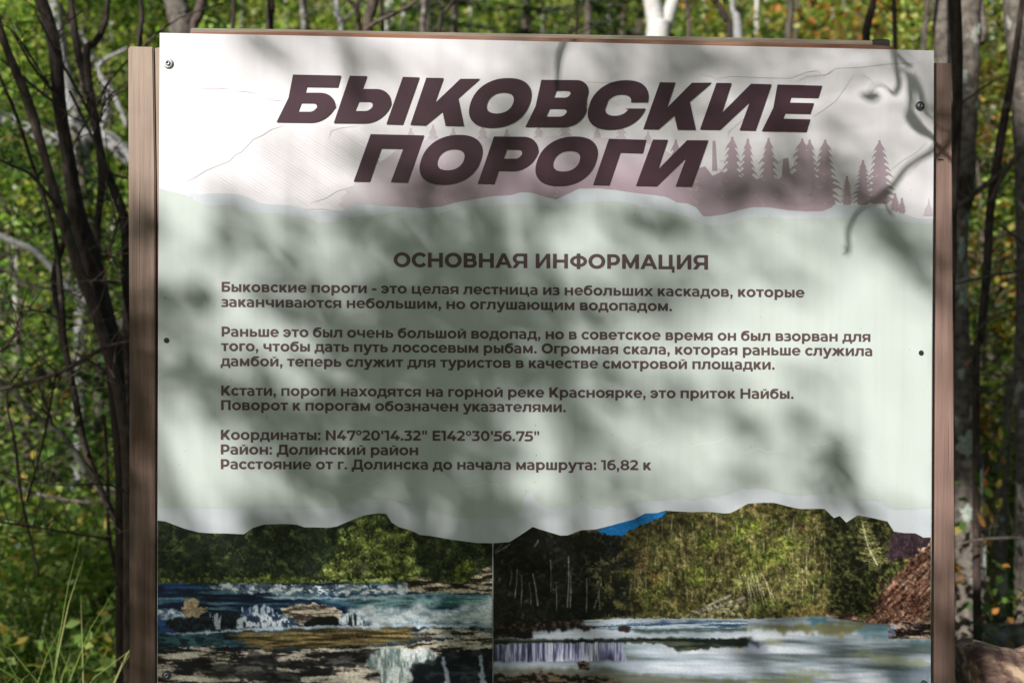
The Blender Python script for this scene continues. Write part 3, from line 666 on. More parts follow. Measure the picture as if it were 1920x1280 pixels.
for text, x0, y0, x1, y1, cap in LINES:
    items = []; u = 0
    for ch in text:
        L, adv = glyph(ch); items.append((L, u)); u += adv
    first = min(p[0] for p in items[0][0][0]); last = max(p[0] for l in items[-1][0] for p in l)+items[-1][1]
    sx = (x1-x0)/(last-first); sv = cap/700.0; V, F = [], []; y = -.00028*5
    for L, u in items:
        if not L: continue
        L2 = []
        for l in L:
            q = []
            for a, b in l:
                px = x0+(a+u-first)*sx; py = y0+(y1-y0)*(px-x0)/(x1-x0)-b*sv
                q.append(at(px, py, y))
            L2.append(q)
        # group each outline with its holes
        def area(l): return .5*sum(l[i-1].x*l[i].z-l[i].x*l[i-1].z for i in range(len(l)))
        def inside(pt, l):
            c = False
            for i in range(len(l)):
                a, b = l[i-1], l[i]
                if (a.z > pt.z) != (b.z > pt.z) and pt.x < (b.x-a.x)*(pt.z-a.z)/(b.z-a.z)+a.x: c = not c
            return c
        outer = [l for l in L2 if not any(inside(l[0], m) for m in L2 if m is not l)]
        for o_ in outer:
            g = [o_]+[l for l in L2 if l is not o_ and inside(l[0], o_)]
            fl = [p for l in g for p in l]; k = len(V); V += fl
            for t in tessellate_polygon([[Vector((p.x, p.z, 0)) for p in l] for l in g]):
                a, b, c = (fl[i] for i in t); ar = (b.x-a.x)*(c.z-a.z)-(b.z-a.z)*(c.x-a.x)
                if abs(ar) > 1e-13: F.append(tuple(i+k for i in (t if ar > 0 else t[::-1])))
    mesh('text_line', V, F, M_TEXT, sheet)

# ---- the two printed photographs
exec_photo = True
PX0, PY0, PW, PH = 290, 930, 1462, 362
C = np.zeros((PH, PW, 3)); GY, GX = np.mgrid[0:PH, 0:PW].astype(float); GX += PX0; GY += PY0
WOB = (noise2(PH, PW, 9, seed=1)-.5)*9; WOB2 = (noise2(PH, PW, 9, seed=2)-.5)*9
def inpoly(P, wob=1.0):
    X = GX+WOB*wob; Y = GY+WOB2*wob; m = np.zeros(X.shape, bool)
    for i in range(len(P)):
        (x1, y1), (x2, y2) = P[i-1][:2], P[i][:2]
        if y1 != y2: m ^= ((y1 > Y) != (y2 > Y)) & (X < (x2-x1)*(Y-y1)/(y2-y1)+x1)
    return m
def soft(m, r):
    m = m.astype(float)
    for ax in (0, 1):
        k = np.ones(2*r+1)/(2*r+1); m = np.apply_along_axis(lambda v: np.convolve(np.pad(v, r, mode='edge'), k, 'valid'), ax, m)
    return m
def put(m, col, a=1.0):
    m = (m*a)[..., None]; C[:] = C*(1-m)+np.array(col, float)*m if not isinstance(col, np.ndarray) or col.ndim < 3 else C*(1-m)+col*m
def tone(n, *stops):
    xs = [s[0] for s in stops]; return np.stack([np.interp(n, xs, [s[1][k] for s in stops]) for k in range(3)], -1)
def nz(s, sy=None, seed=0, octs=4, c=2.0):
    a = noise2(PH, PW, s, sy, seed, octs+1); a = (a-a.mean())/(a.std()+1e-6)
    return .5+.5*np.tanh(a*c*.26)
def rot_noise(ang, sx, sy, seed, octs=4):
    """streaks running along a direction (degrees, anticlockwise from the horizontal)"""
    B_ = noise2(1100, 1900, sx, sy, seed, octs); c, s_ = math.cos(math.radians(ang)), math.sin(math.radians(ang))
    X = GX-1000; Y = GY-1100; u = (X*c-Y*s_+950).astype(int) % 1900; v = (X*s_+Y*c+550).astype(int) % 1100
    a = B_[v, u]; a = (a-a.mean())/(a.std()+1e-6); return .5+.5*np.tanh(a*.6)
ZL = lambda *P: [(290+a/3, 900+b/3) for a, b in P]
ZR = lambda *P: [(920+a/3.369, 900+b/3.369) for a, b in P]
ZQ = lambda *P: [(1380+a/3.369, 900+b/3.369) for a, b in P]
left = GX < 924
# left photograph: wooded bank
nb, nf = nz(16, 14, 10, 3, 2.4), nz(5, 5, 11, 3, 2.6)
leafy = nb*.55+nf*.45
put(left, tone(leafy, (.2, (12, 18, 12)), (.45, (34, 46, 26)), (.68, (66, 82, 42)), (.9, (104, 118, 66))))
sunny = soft(inpoly(ZL((1030, 290), (1120, 230), (1240, 190), (1290, 200), (1330, 300), (1450, 270), (1470, 420), (1500, 560), (1200, 580), (850, 572), (960, 470), (1040, 400)), 2.2), 3)
put(sunny*left, tone(nz(11, 9, 12, 3, 3)*.5+nz(4, 4, 13, 2, 3)*.5, (.2, (20, 30, 14)), (.36, (86, 102, 44)), (.6, (150, 166, 74)), (.85, (206, 212, 124))))
put(soft(inpoly(ZL((1690, 470), (1790, 450), (1800, 520), (1740, 580), (1650, 560)), 2), 2)*left, tone(nf, (.2, (50, 66, 22)), (.8, (136, 142, 52))))
put(soft(inpoly(ZL((30, 540), (300, 520), (600, 530), (900, 545), (900, 580), (20, 580)), 2), 2)*left, tone(nz(8, 5, 14, 3, 3), (.2, (40, 60, 22)), (.8, (138, 158, 62))))
put(soft(inpoly(ZL((1130, 440), (1260, 480), (1200, 520), (1080, 510))), 2)*left, tone(nf, (.2, (120, 120, 80)), (.8, (190, 180, 140))), .7)
put(soft(inpoly(ZL((1330, 390), (1400, 330), (1400, 345), (1350, 400))), 1)*left, (214, 210, 190))
dk = soft(inpoly(ZL((1200, 220), (1290, 215), (1340, 290), (1240, 330), (1190, 300)), 2), 2); put(dk*left, tone(nf, (.2, (18, 22, 14)), (.9, (70, 84, 40))), .9)
rocks = tone(nz(26, 5, 15, 4, 3.2), (.25, (34, 30, 24)), (.5, (120, 104, 84)), (.8, (196, 182, 156)))
def slab(seed, dark=(24, 24, 26), light=(205, 198, 184)): return tone(nz(34, 6, seed, 5, 3.4)*.7+nz(4, 3, seed+1, 2, 2)*.3, (.24, dark), (.45, tuple(.5*(a+b) for a, b in zip(dark, light))), (.75, light))
put(soft(inpoly(ZL((1380, 575), (1500, 545), (1620, 580), (1760, 560), (1905, 450), (1905, 640), (1430, 630))), 1)*left, rocks)
# left photograph: water
water = inpoly(ZL((0, 575), (1400, 575), (1430, 630), (1910, 632), (1910, 1300), (0, 1300)), .5)*left
nw = nz(60, 5, 20, 4, 2.6)
put(water, tone(nw*.7+np.clip((GX-290)/900, 0, 1)*.3, (.2, (6, 16, 44)), (.5, (24, 62, 92)), (.8, (116, 156, 164))))
put(soft(inpoly(ZL((40, 585), (260, 590), (280, 612), (60, 612))), 2)*left, (34, 78, 150), .6)
foam = lambda seed, c=(226, 234, 244): tone(nz(10, 6, seed, 4, 3.2), (.15, (80, 104, 124)), (.5, tuple(.8*v for v in c)), (.8, c))
put(soft(inpoly(ZL((280, 590), (500, 572), (900, 590), (1200, 582), (1420, 585), (1425, 632), (900, 640), (560, 632), (420, 618)), 1.6), 1)*left, foam(21))
put((nz(14, 10, 29, 3, 3) > .66)*inpoly(ZL((480, 575), (1300, 575), (1300, 640), (480, 640)))*left, (30, 50, 66), .75)
put(soft(inpoly(ZL((560, 650), (900, 655), (1180, 650), (1500, 640), (1200, 668), (700, 664))), 1)*left, (190, 208, 220), .8)
put(soft(inpoly(ZL((1100, 690), (1250, 660), (1500, 650), (1900, 650), (1900, 700), (1300, 720)), 2), 3)*left, tone(nz(40, 6, 22, 3, 2.4), (.3, (40, 90, 84)), (.7, (150, 190, 190))), .8)
put(soft(inpoly(ZL((1060, 715), (1180, 690), (1400, 730), (1500, 690), (1650, 740), (1760, 700), (1900, 660), (1900, 812), (1500, 806), (1220, 830), (1180, 780), (1120, 760)), 3), 4)*left, tone(nz(24, 10, 23, 4, 2.2), (.2, (150, 176, 190)), (.6, (222, 232, 240))))
put(soft(inpoly(ZL((10, 770), (60, 790), (130, 850), (20, 860))), 2)*left, (44, 104, 186), .75)
put(soft(inpoly(ZL((10, 720), (80, 715), (170, 740), (170, 790), (30, 780)), 1.5), 1)*left, foam(24, (200, 220, 244)))
put(soft(inpoly(ZL((60, 790), (160, 770), (350, 760), (480, 720), (500, 830), (200, 850), (90, 840)), 2), 1)*left, tone(nf, (.3, (6, 12, 20)), (.9, (40, 60, 80))))
vst = nz(4, 30, 25, 3, 3.2)
put(soft(inpoly(ZL((300, 740), (380, 745), (370, 830), (340, 830)), 1), 1)*left*(vst > .4), (200, 214, 236))
put(soft(inpoly(ZL((480, 720), (620, 700), (700, 740), (640, 760), (500, 760)), 2), 1)*left, tone(vst, (.3, (50, 70, 110)), (.7, (200, 214, 236))))
put(soft(inpoly(ZL((440, 830), (460, 780), (560, 745), (700, 750), (780, 790), (800, 825)), 1.5), 1)*left, tone(nz(6, 12, 26, 3, 3.2), (.25, (40, 60, 90)), (.6, (222, 232, 246))))
put(soft(inpoly(ZL((1030, 760), (1100, 740), (1180, 780), (1190, 815), (1030, 812)), 1.5), 1)*left, tone(vst, (.35, (30, 46, 52)), (.7, (210, 220, 226))))
put(inpoly(ZL((150, 720), (170, 670), (220, 655), (255, 670), (240, 700), (300, 720), (240, 770), (170, 760)), 1.2)*left, slab(27, (20, 16, 14), (196, 172, 132)))
put(inpoly(ZL((700, 715), (760, 700), (900, 690), (1020, 710), (1060, 740), (1030, 770), (900, 780), (830, 815), (740, 760)), 1)*left, slab(28, (60, 50, 44), (214, 200, 174)))
put(soft(inpoly(ZL((850, 790), (900, 765), (1020, 760), (1030, 815), (830, 816)), 1), 1)*left, (16, 14, 16))
put(soft(inpoly(ZL((40, 860), (200, 852), (500, 832), (870, 815), (1200, 815), (1500, 805), (1900, 815), (1500, 826), (860, 832), (400, 850), (160, 870)), 1), 1)*left, (206, 224, 246))
put(soft(inpoly(ZL((380, 862), (860, 834), (1460, 828), (1440, 870), (1640, 880), (1300, 920), (900, 950), (560, 945), (480, 900)), 2), 5)*left, tone(nz(50, 4, 31, 4, 2.4), (.25, (58, 50, 28)), (.55, (112, 94, 54)), (.85, (164, 142, 92))))
put(soft(inpoly(ZL((10, 865), (380, 860), (400, 920), (150, 950), (10, 940)), 1), 3)*left, tone(nz(14, 4, 32, 4, 2.6), (.25, (10, 34, 44)), (.7, (60, 104, 110))), .9)
put(soft(inpoly(ZL((1430, 850), (1600, 822), (1780, 822), (1900, 840), (1900, 890), (1500, 880))), 1)*left, slab(33))
put(soft(inpoly(ZL((1130, 870), (1210, 868), (1225, 880), (1130, 880))), 0)*left, (34, 24, 14))
fg = inpoly(ZL((0, 960), (60, 945), (240, 930), (540, 935), (620, 950), (760, 960), (1000, 935), (1100, 930), (1320, 935), (1560, 900), (1910, 875), (1910, 1300), (0, 1300)), 1.2)*left
put(fg, tone(nz(60, 9, 34, 5, 3.6)*.75+nz(5, 3, 35, 2, 2)*.25, (.30, (22, 22, 26)), (.44, (100, 92, 82)), (.60, (182, 172, 156)), (.85, (222, 212, 194))))
for P, s in ((((540, 950), (700, 1010), (1000, 1000), (1180, 960), (1300, 950), (1100, 1020), (860, 1060), (500, 1030)), 41), (((200, 1050), (500, 1020), (800, 1080), (820, 1140), (300, 1110)), 42), (((1000, 985), (1250, 970), (1200, 1040), (900, 1050)), 43)):
    put(soft(inpoly(ZL(*P), 2), 1)*fg, tone(nz(24, 7, s, 4, 3), (.3, (18, 20, 24)), (.8, (86, 84, 80))), .85)
put(inpoly(ZL((1420, 1030), (1600, 985), (1640, 960), (1910, 940), (1910, 1300), (1400, 1300)), 1.5)*fg, tone(nz(20, 10, 44, 4, 2.4), (.3, (14, 20, 28)), (.9, (52, 58, 64))))
put(soft(inpoly(ZL((1200, 1000), (1260, 950), (1520, 940), (1600, 990), (1440, 1030), (1440, 1300), (1290, 1300), (1260, 1080), (1180, 1040)), 2), 2)*fg, tone(nz(6, 24, 45, 4, 2.6), (.2, (120, 140, 140)), (.7, (220, 228, 226))))
for xx in (1630, 1830): put(soft(inpoly(ZL((xx-14, 985), (xx+6, 980), (xx+34, 1140), (xx+10, 1200)), 1.4), 1)*fg, (176, 190, 206), .8)
put(soft(inpoly(ZL((1290, 940), (1560, 905), (1905, 885), (1905, 915), (1600, 950), (1560, 935))), 1)*left, tone(nz(30, 4, 46, 3, 3), (.3, (50, 44, 30)), (.7, (206, 196, 176))))
# right photograph: hillside
right = ~left
vs = nz(3, 36, 50, 3, 3.0); nb2 = nz(30, 26, 51, 4, 2.2)
hillc = tone(nb2*.38+nz(5, 5, 52, 3, 2.6)*.46+vs*.16, (.12, (26, 26, 14)), (.42, (76, 72, 38)), (.62, (116, 108, 60)), (.92, (178, 168, 108)))
put(right, hillc)
for P, s in (((760, 320, 1080, 300), 0),): pass
for cx, cy, rx, ry in ((1412, 985, 22, 18), (1330, 1015, 26, 20), (1258, 972, 9, 8), (1505, 972, 12, 7), (1440, 1040, 50, 22), (1400, 1080, 30, 26), (1310, 1080, 34, 22), (1475, 1015, 28, 18), (1445, 1135, 30, 14), (1235, 1095, 16, 30), (1380, 1000, 20, 30)):
    d = np.hypot((GX+WOB-cx)/rx, (GY+WOB2-cy)/ry); put(np.clip(1.3-d, 0, 1)*right, tone(nf, (.2, (66, 80, 22)), (.8, (166, 182, 64))), .75)
for cx, cy, rx, ry in ((1505, 987, 10, 9), (1232, 1080, 14, 26), (1200, 1050, 16, 22), (1420, 952, 18, 6)):
    d = np.hypot((GX+WOB-cx)/rx, (GY+WOB2-cy)/ry); put(np.clip(1.3-d, 0, 1)*right, tone(nf, (.2, (110, 74, 40)), (.8, (176, 138, 84))), .6)
put(soft(inpoly(ZR((560, 320), (980, 300), (1110, 200), (1350, 200), (1000, 420), (860, 640), (1000, 860), (600, 870)), 3), 6)*right, tone(nb2*.4+nf*.6, (.3, (24, 26, 14)), (.8, (98, 92, 50))), .7)
put(soft(inpoly(ZR((0, 380), (260, 290), (450, 350), (600, 320), (800, 350), (860, 480), (920, 640), (860, 760), (560, 900), (0, 960)), 3), 4)*right, tone(nb*.3+nf*.7, (.3, (8, 9, 10)), (.6, (26, 28, 22)), (.95, (70, 72, 50))))
put(soft(inpoly(ZR((600, 500), (800, 480), (920, 620), (900, 700), (700, 820), (620, 700)), 3), 5)*right, tone(nf, (.3, (26, 28, 16)), (.8, (110, 108, 66))), .7)
put(inpoly(ZR((655, 318), (980, 210), (1112, 190), (1090, 222), (1000, 262), (880, 312), (820, 352), (760, 345), (700, 330)), .8)*right, tone(np.clip((GX-1110)/140, 0, 1), (0, (14, 96, 160)), (1, (24, 124, 200))))
def crowns(region, n, size, pal, seed, a=.8, ang=0.0, asp=1.0):
    """rounded clumps, each lit on its upper left and dark below"""
    r = np.random.default_rng(seed); m = inpoly(region, .5); ys, xs = np.nonzero(m); ca, sa = math.cos(math.radians(ang)), math.sin(math.radians(ang))
    pick = r.integers(0, len(ys), n); pick = pick[np.argsort(ys[pick])]
    for q in pick:
        y, x = ys[q], xs[q]; s_ = r.uniform(*size); w = int(s_*1.5)+2
        a0, a1, b0, b1 = max(y-w, 0), min(y+w, PH), max(x-w, 0), min(x+w, PW)
        Y, X = np.mgrid[a0:a1, b0:b1]; dx, dy = X-x, Y-y; u = (dx*ca-dy*sa)/s_; v = (dx*sa+dy*ca)/(s_*asp)
        d = np.hypot(u, v)*(1+.35*(fin_[a0:a1, b0:b1]-.5)*2); al = np.clip((1-d)*2.6, 0, 1)*a*m[a0:a1, b0:b1]
        lit = np.clip(.74-.34*(dx*.5+dy)/s_+.75*(fin_[a0:a1, b0:b1]-.5), .12, 1.35)
        col = np.array(pal[r.integers(0, len(pal))], float)*lit[..., None]
        C[a0:a1, b0:b1] = C[a0:a1, b0:b1]*(1-al[..., None])+col*al[..., None]
fin_ = nz(3.2, 3.2, 95, 3, 3.2)
crowns(ZL((15, 240), (500, 310), (700, 255), (1000, 275), (1000, 560), (15, 560)), 150, (7, 15), [(46, 60, 34), (38, 50, 30), (62, 76, 42), (34, 44, 28)], 201)
crowns(ZL((1440, 300), (1905, 360), (1905, 460), (1740, 560), (1500, 540)), 50, (6, 12), [(56, 66, 34), (72, 84, 40), (48, 54, 30)], 202)
crowns(ZL((1040, 300), (1230, 200), (1300, 220), (1450, 290), (1480, 540), (860, 565), (960, 460)), 120, (5, 11), [(150, 166, 72), (120, 138, 58), (176, 188, 92), (84, 98, 46), (60, 72, 36)], 203)
crowns(ZL((20, 545), (900, 545), (900, 578), (20, 572)), 60, (4, 7), [(120, 138, 56), (94, 112, 46)], 204)
crowns(ZR((840, 350), (1110, 215), (1617, 200), (1617, 860), (620, 860)), 210, (5, 12), [(110, 104, 56), (92, 90, 44), (130, 118, 68), (100, 114, 48), (70, 68, 38)], 205, .6)
crowns(ZQ((0, 190), (250, 150), (560, 190), (600, 600), (540, 840), (0, 860)), 190, (4, 11), [(118, 116, 58), (96, 110, 46), (132, 122, 70), (128, 142, 58), (66, 66, 36)], 206, .6)
crowns(ZQ((560, 200), (960, 260), (980, 540), (820, 840), (560, 860)), 110, (5, 12), [(52, 54, 28), (70, 72, 38), (38, 38, 22)], 207, .75)
crowns(ZR((20, 420), (260, 310), (600, 340), (880, 480), (880, 860), (20, 900)), 150, (6, 14), [(26, 28, 22), (36, 38, 26), (18, 18, 16)], 208, .7)
rr = random.Random(17)
def pline(P, w, col, a=.9):
    for (x1, y1), (x2, y2) in zip(P[:-1], P[1:]):
        ax, bx = int(min(x1, x2)-4-PX0), int(max(x1, x2)+5-PX0); ay, by = int(min(y1, y2)-4-PY0), int(max(y1, y2)+5-PY0)
        ax, ay = max(ax, 0), max(ay, 0)
        X, Y = GX[ay:by, ax:bx], GY[ay:by, ax:bx]
        if X.size == 0: continue
        ex, ey = x2-x1, y2-y1; t = np.clip(((X-x1)*ex+(Y-y1)*ey)/(ex*ex+ey*ey+1e-9), 0, 1)
        m = (np.clip(w/2+.7-np.hypot(X-x1-ex*t, Y-y1-ey*t), 0, 1)*a)[..., None]
        C[ay:by, ax:bx] = C[ay:by, ax:bx]*(1-m)+np.array(col, float)*m
for k in range(150):                                      # bare trunks on the hillside
    x = rr.uniform(1180, 1560); y = rr.uniform(965, 1110); L = rr.uniform(14, 40); d = rr.uniform(-.18, .12)
    pline([(x, y), (x+d*L, y+L)], rr.uniform(.5, 1.1), rr.choice([(176, 164, 120), (150, 140, 100), (196, 186, 150)]), rr.uniform(.3, .7))
for a, b, c, d, w in ((165, 560, 150, 740, 1.6), (265, 590, 295, 785, 2.4), (195, 600, 188, 790, 1.3), (490, 480, 485, 800, 2.2), (505, 600, 500, 800, 1.6), (605, 620, 602, 830, 1.5), (240, 640, 252, 780, 1.2), (375, 500, 378, 700, 1), (410, 640, 412, 820, 1), (130, 560, 120, 660, 1.2), (120, 400, 30, 455, 2), (70, 400, 25, 445, 1.4), (300, 370, 275, 415, 1.4), (660, 560, 690, 800, 1), (700, 640, 650, 810, 1)):
    pline(ZR((a, b), ((a+c)/2+4, (b+d)/2), (c, d)), w, (150, 146, 138), .75)
for a, b, c, d in ((1240, 850, 1510, 725), (1290, 835, 1600, 740), (1300, 830, 1440, 800), (1400, 800, 1600, 760)):
    pline(ZR((a, b), (c, d)), 4, (186, 178, 160), .8)
put(soft(inpoly(ZR((1230, 860), (1300, 800), (1617, 745), (1617, 860)), 1.5), 2)*right, tone(nf, (.2, (30, 28, 16)), (.8, (190, 180, 140))), .55)
for k in range(26):
    x = rr.uniform(0, 230); y = rr.uniform(560, 700); pline(ZQ((x, y), (x+rr.uniform(10, 50), y+rr.uniform(60, 130))), 1.1, (200, 190, 160), .6)
put(soft(inpoly(ZQ((560, 190), (660, 230), (700, 270), (780, 225), (960, 260), (990, 330), (960, 560), (860, 860), (700, 880), (560, 860), (620, 620), (560, 400)), 3), 3)*right, tone(nb*.35+nf*.65, (.3, (20, 22, 12)), (.65, (56, 58, 30)), (.95, (110, 108, 60))))
put(soft(inpoly(ZQ((990, 320), (1140, 330), (1235, 362), (1235, 420), (1100, 490), (960, 520), (960, 420)), 1.5), 2)*right, tone(nf, (.2, (50, 36, 46)), (.9, (78, 60, 66))))
bank = inpoly(ZQ((1235, 380), (1180, 430), (1100, 480), (1060, 580), (900, 640), (860, 760), (780, 890), (1000, 900), (960, 995), (1235, 1000)), 2.2)*right
ang = noise2(PH, PW, 9, 9, 60, 3)
dg = np.clip((noise2(PH, PW*2, 30, 3, 61, 4)[:, :PW]-.5)*3+.5, 0, 1)
sk = ((GX-1740)*.66+(GY-1100)*.75)/26; band = np.clip(.5+.5*np.sin(sk*5+ang*9)*1.1, 0, 1)
put(bank, tone(rot_noise(48, 34, 5, 66, 5)*.65+nz(5, 4, 62, 3, 3)*.35, (.15, (46, 26, 22)), (.4, (116, 74, 58)), (.6, (164, 116, 94)), (.9, (222, 192, 166))))
crowns(ZQ((1235, 400), (1100, 490), (1060, 600), (900, 660), (800, 890), (1000, 900), (960, 990), (1235, 990)), 170, (3.5, 9), [(172, 122, 98), (140, 92, 72), (196, 152, 128), (110, 66, 52)], 209, .8, 48, .45)
put(soft(inpoly(ZQ((900, 760), (1010, 590), (1080, 480), (1000, 500), (880, 660), (780, 800), (720, 870), (850, 860)), 2.5), 2)*right, tone(nf, (.3, (24, 20, 14)), (.8, (96, 104, 48))), .8)
put(soft(inpoly(ZQ((960, 905), (1235, 880), (1235, 1000), (960, 998)), 2), 1)*right, slab(63, (24, 16, 18), (196, 168, 148)))
put(soft(inpoly(ZQ((560, 860), (720, 830), (800, 900), (600, 905)), 2), 1)*right, slab(64, (40, 22, 20), (190, 140, 116)))
put(soft(inpoly(ZQ((280, 850), (560, 790), (600, 860), (300, 870)), 3), 3)*right, tone(nf, (.3, (60, 44, 20)), (.9, (140, 116, 60))), .6)
for a, b, c, d, w in ((793, 250, 812, 340, 1.6), (812, 340, 838, 430, 2.0), (838, 430, 890, 530, 2.4)): pline(ZQ((a, b), (c, d)), w, (214, 206, 176), .95)
for k in range(84):
    t = rr.random(); x, y = 797+t*90, 260+t*265; s = rr.uniform(14, 80)*(.35+t); g = rr.choice((-1, 1)); pline(ZQ((x, y), (x+g*s, y-rr.uniform(-8, 26))), 1.2, rr.choice([(170, 172, 96), (140, 144, 76), (196, 190, 130)]), .55)
# right photograph: long-exposure water
wat = inpoly(ZR((0, 960), (230, 930), (580, 880), (860, 868), (1250, 872), (1617, 872), (1617, 1400), (0, 1400)), .4) | inpoly(ZQ((0, 878), (250, 866), (560, 856), (800, 895), (960, 905), (960, 998), (1240, 998), (1240, 1400), (0, 1400)), .4)
wat = wat & right
sil = nz(170, 16, 70, 2, 3)*.75+rot_noise(-6, 120, 8, 77, 3)*.25
put(wat, tone(sil, (.08, (96, 108, 106)), (.35, (148, 162, 174)), (.7, (192, 202, 216)), (.95, (224, 229, 238))))
put(soft(inpoly(ZR((0, 900), (240, 880), (600, 880), (560, 905), (740, 935), (240, 950), (260, 990), (0, 1000)), 2), 2)*right, tone(nf, (.4, (16, 13, 14)), (.95, (90, 70, 60))))
put(soft(inpoly(ZR((560, 890), (1617, 885), (1617, 940), (900, 950), (720, 935)), 1), 3)*right, tone(nz(90, 3, 71, 4, 3), (.3, (40, 70, 100)), (.7, (190, 206, 222))), .9)
put(soft(inpoly(ZR((900, 935), (1617, 930), (1617, 950), (1100, 962), (900, 960)), 1), 2)*right, (58, 74, 66), .75)
put(soft(inpoly(ZR((150, 945), (250, 950), (260, 992), (150, 995))), 1)*right, (20, 16, 20))
put(soft(inpoly(ZR((800, 930), (840, 915), (885, 930), (870, 955), (810, 950))), 1)*right, (50, 36, 34))
put(soft(inpoly(ZR((0, 1000), (300, 1000), (820, 996), (1000, 990), (1617, 1000), (1617, 1040), (1180, 1075), (1080, 1030), (860, 1022), (0, 1030)), 1), 1)*right, tone(nz(80, 4, 72, 3, 2.6), (.3, (20, 28, 24)), (.8, (74, 84, 66))))
put(soft(inpoly(ZR((1080, 1020), (1617, 1005), (1617, 1035), (1320, 1060), (1180, 1080)), 2), 3)*right, tone(nz(60, 5, 73, 3, 2.6), (.3, (26, 40, 36)), (.8, (90, 92, 70))), .8)
cur = soft(inpoly(ZR((10, 1035), (280, 1026), (820, 1020), (860, 1135), (300, 1142), (10, 1145)), .8), 1)*right
cn = nz(4, 70, 74, 3, 2.6)*.7+nz(16, 40, 78, 2, 3)*.3+np.clip((GX-925)/260, 0, 1)*.12; put(cur, tone(cn, (.1, (38, 34, 62)), (.45, (104, 104, 144)), (.65, (172, 176, 204)), (.9, (230, 232, 242))))
put(soft(inpoly(ZR((10, 1148), (860, 1140), (1000, 1150), (900, 1200), (620, 1170), (10, 1180)), 1), 3)*right, (176, 186, 204), .85)
put(soft(inpoly(ZR((0, 1185), (400, 1180), (700, 1195), (1000, 1230), (1617, 1260), (1617, 1300), (900, 1300), (300, 1225), (0, 1220)), 2), 4)*right, (92, 90, 66), .7)
put(soft(inpoly(ZR((0, 1225), (380, 1200), (460, 1230), (700, 1235), (830, 1260), (760, 1300), (0, 1300)), 2.5), 2)*right, tone(nz(12, 4, 75, 4, 3), (.3, (22, 18, 16)), (.8, (116, 94, 74))))
put(soft(inpoly(ZR((545, 1150), (590, 1138), (630, 1160), (620, 1192), (560, 1185)), 1), 1)*right, slab(76, (24, 14, 12), (130, 100, 80)))
for P, c, a in ((((0, 925), (240, 915), (560, 900), (800, 905), (860, 920), (700, 975), (540, 975), (300, 950)), (112, 108, 62), .8), (((740, 960), (800, 920), (960, 910), (1000, 940), (960, 995), (780, 985)), (96, 146, 166), .6), (((600, 960), (690, 955), (680, 975), (610, 975)), (180, 176, 120), .8), (((0, 1000), (130, 1010), (190, 1025), (90, 1040), (0, 1035)), (22, 26, 26), .9), (((50, 1040), (190, 1030), (200, 1090), (60, 1100)), (124, 130, 152), .5), (((170, 1000), (260, 1010), (300, 1050), (240, 1060)), (170, 164, 110), .5), (((660, 1080), (900, 1100), (1200, 1140), (1235, 1180), (900, 1150)), (168, 176, 120), .55), (((940, 1010), (1235, 1010), (1235, 1060), (1100, 1040)), (70, 110, 110), .6), (((300, 1190), (540, 1200), (640, 1250), (300, 1230)), (150, 158, 120), .55), (((900, 1200), (1235, 1180), (1235, 1280), (1000, 1280)), (98, 122, 146), .5), (((60, 1250), (500, 1245), (500, 1285), (60, 1285)), (130, 130, 70), .6), (((0, 1040), (60, 1045), (50, 1100), (0, 1100)), (190, 180, 140), .5), (((430, 870), (580, 862), (590, 895), (470, 900)), (40, 90, 110), .7)):
    put(soft(inpoly(ZQ(*P), 3), 3)*wat, c, a)
put(soft(inpoly(ZQ((960, 905), (1000, 905), (1010, 960), (950, 998), (940, 960)), 1), 1)*right, (140, 158, 196), .6)

g_ = C.mean(-1, keepdims=True); C = g_+(C-g_)*.90                       # inks fade
land = ~(water | wat | fg | (C[..., 2] > C[..., 0]*4+40)); fin = nz(2.6, 2.6, 90, 2, 3.4); mid_ = nz(7, 6, 91, 2, 3)
C *= np.where(land, .66+.40*fin+.26*mid_, np.where(wat, .96+.05*fin, .88+.14*fin+.10*mid_))[..., None]
k_ = (C+np.roll(C, 1, 0)+np.roll(C, 1, 1)+np.roll(C, -1, 1))/4; C = C*.55+k_*.45
gr_ = np.random.default_rng(5).random((PH, PW, 1)); C = np.clip(C*np.where(wat[..., None], .985+.03*gr_, .94+.12*gr_)*1.04, 0, 255)/255
LIN = np.where(C <= .04045, C/12.92, ((C+.055)/1.055)**2.4)
def photo(name, x0, x1, top, step=1.5):
    tx = [p[0] for p in top]; ty = [p[1] for p in top]
    n = int((x1-x0)/step)+1; m = 270
    xs = np.linspace(x0, x1, n); tops = np.interp(xs, tx, ty)
    v = np.linspace(0, 1, m)[:, None]; X = np.broadcast_to(xs, (m, n)); Y = tops[None]*(1-v)+1440*v
    Pp = at_arr(X, Y, -.00028*5)
    ix = np.clip((X-PX0).astype(int), 0, PW-1); iy = (Y-PY0).astype(int); iy = np.clip(np.where(iy > PH-1, 2*(PH-1)-iy, iy), 0, PH-1)
    col = np.concatenate([LIN[iy, ix], np.ones((m, n, 1))], -1)
    i = np.arange((m-1)*n).reshape(m-1, n)[:, :-1]
    F = np.stack([i, i+n, i+n+1, i+1], -1).reshape(-1, 4)
    return mesh(name, Pp.reshape(-1, 3), F, M_PHOTO, sheet, cols=col.reshape(-1, 4))
tag(photo('printed_photograph', 295.6, 923.2, PHOTO_TOP_L), 'photograph of rapids with golden pool and rock slabs')
tag(photo('printed_photograph', 924.8, 1745.0, PHOTO_TOP_R), 'photograph of blurred white rapids below a wooded hill')

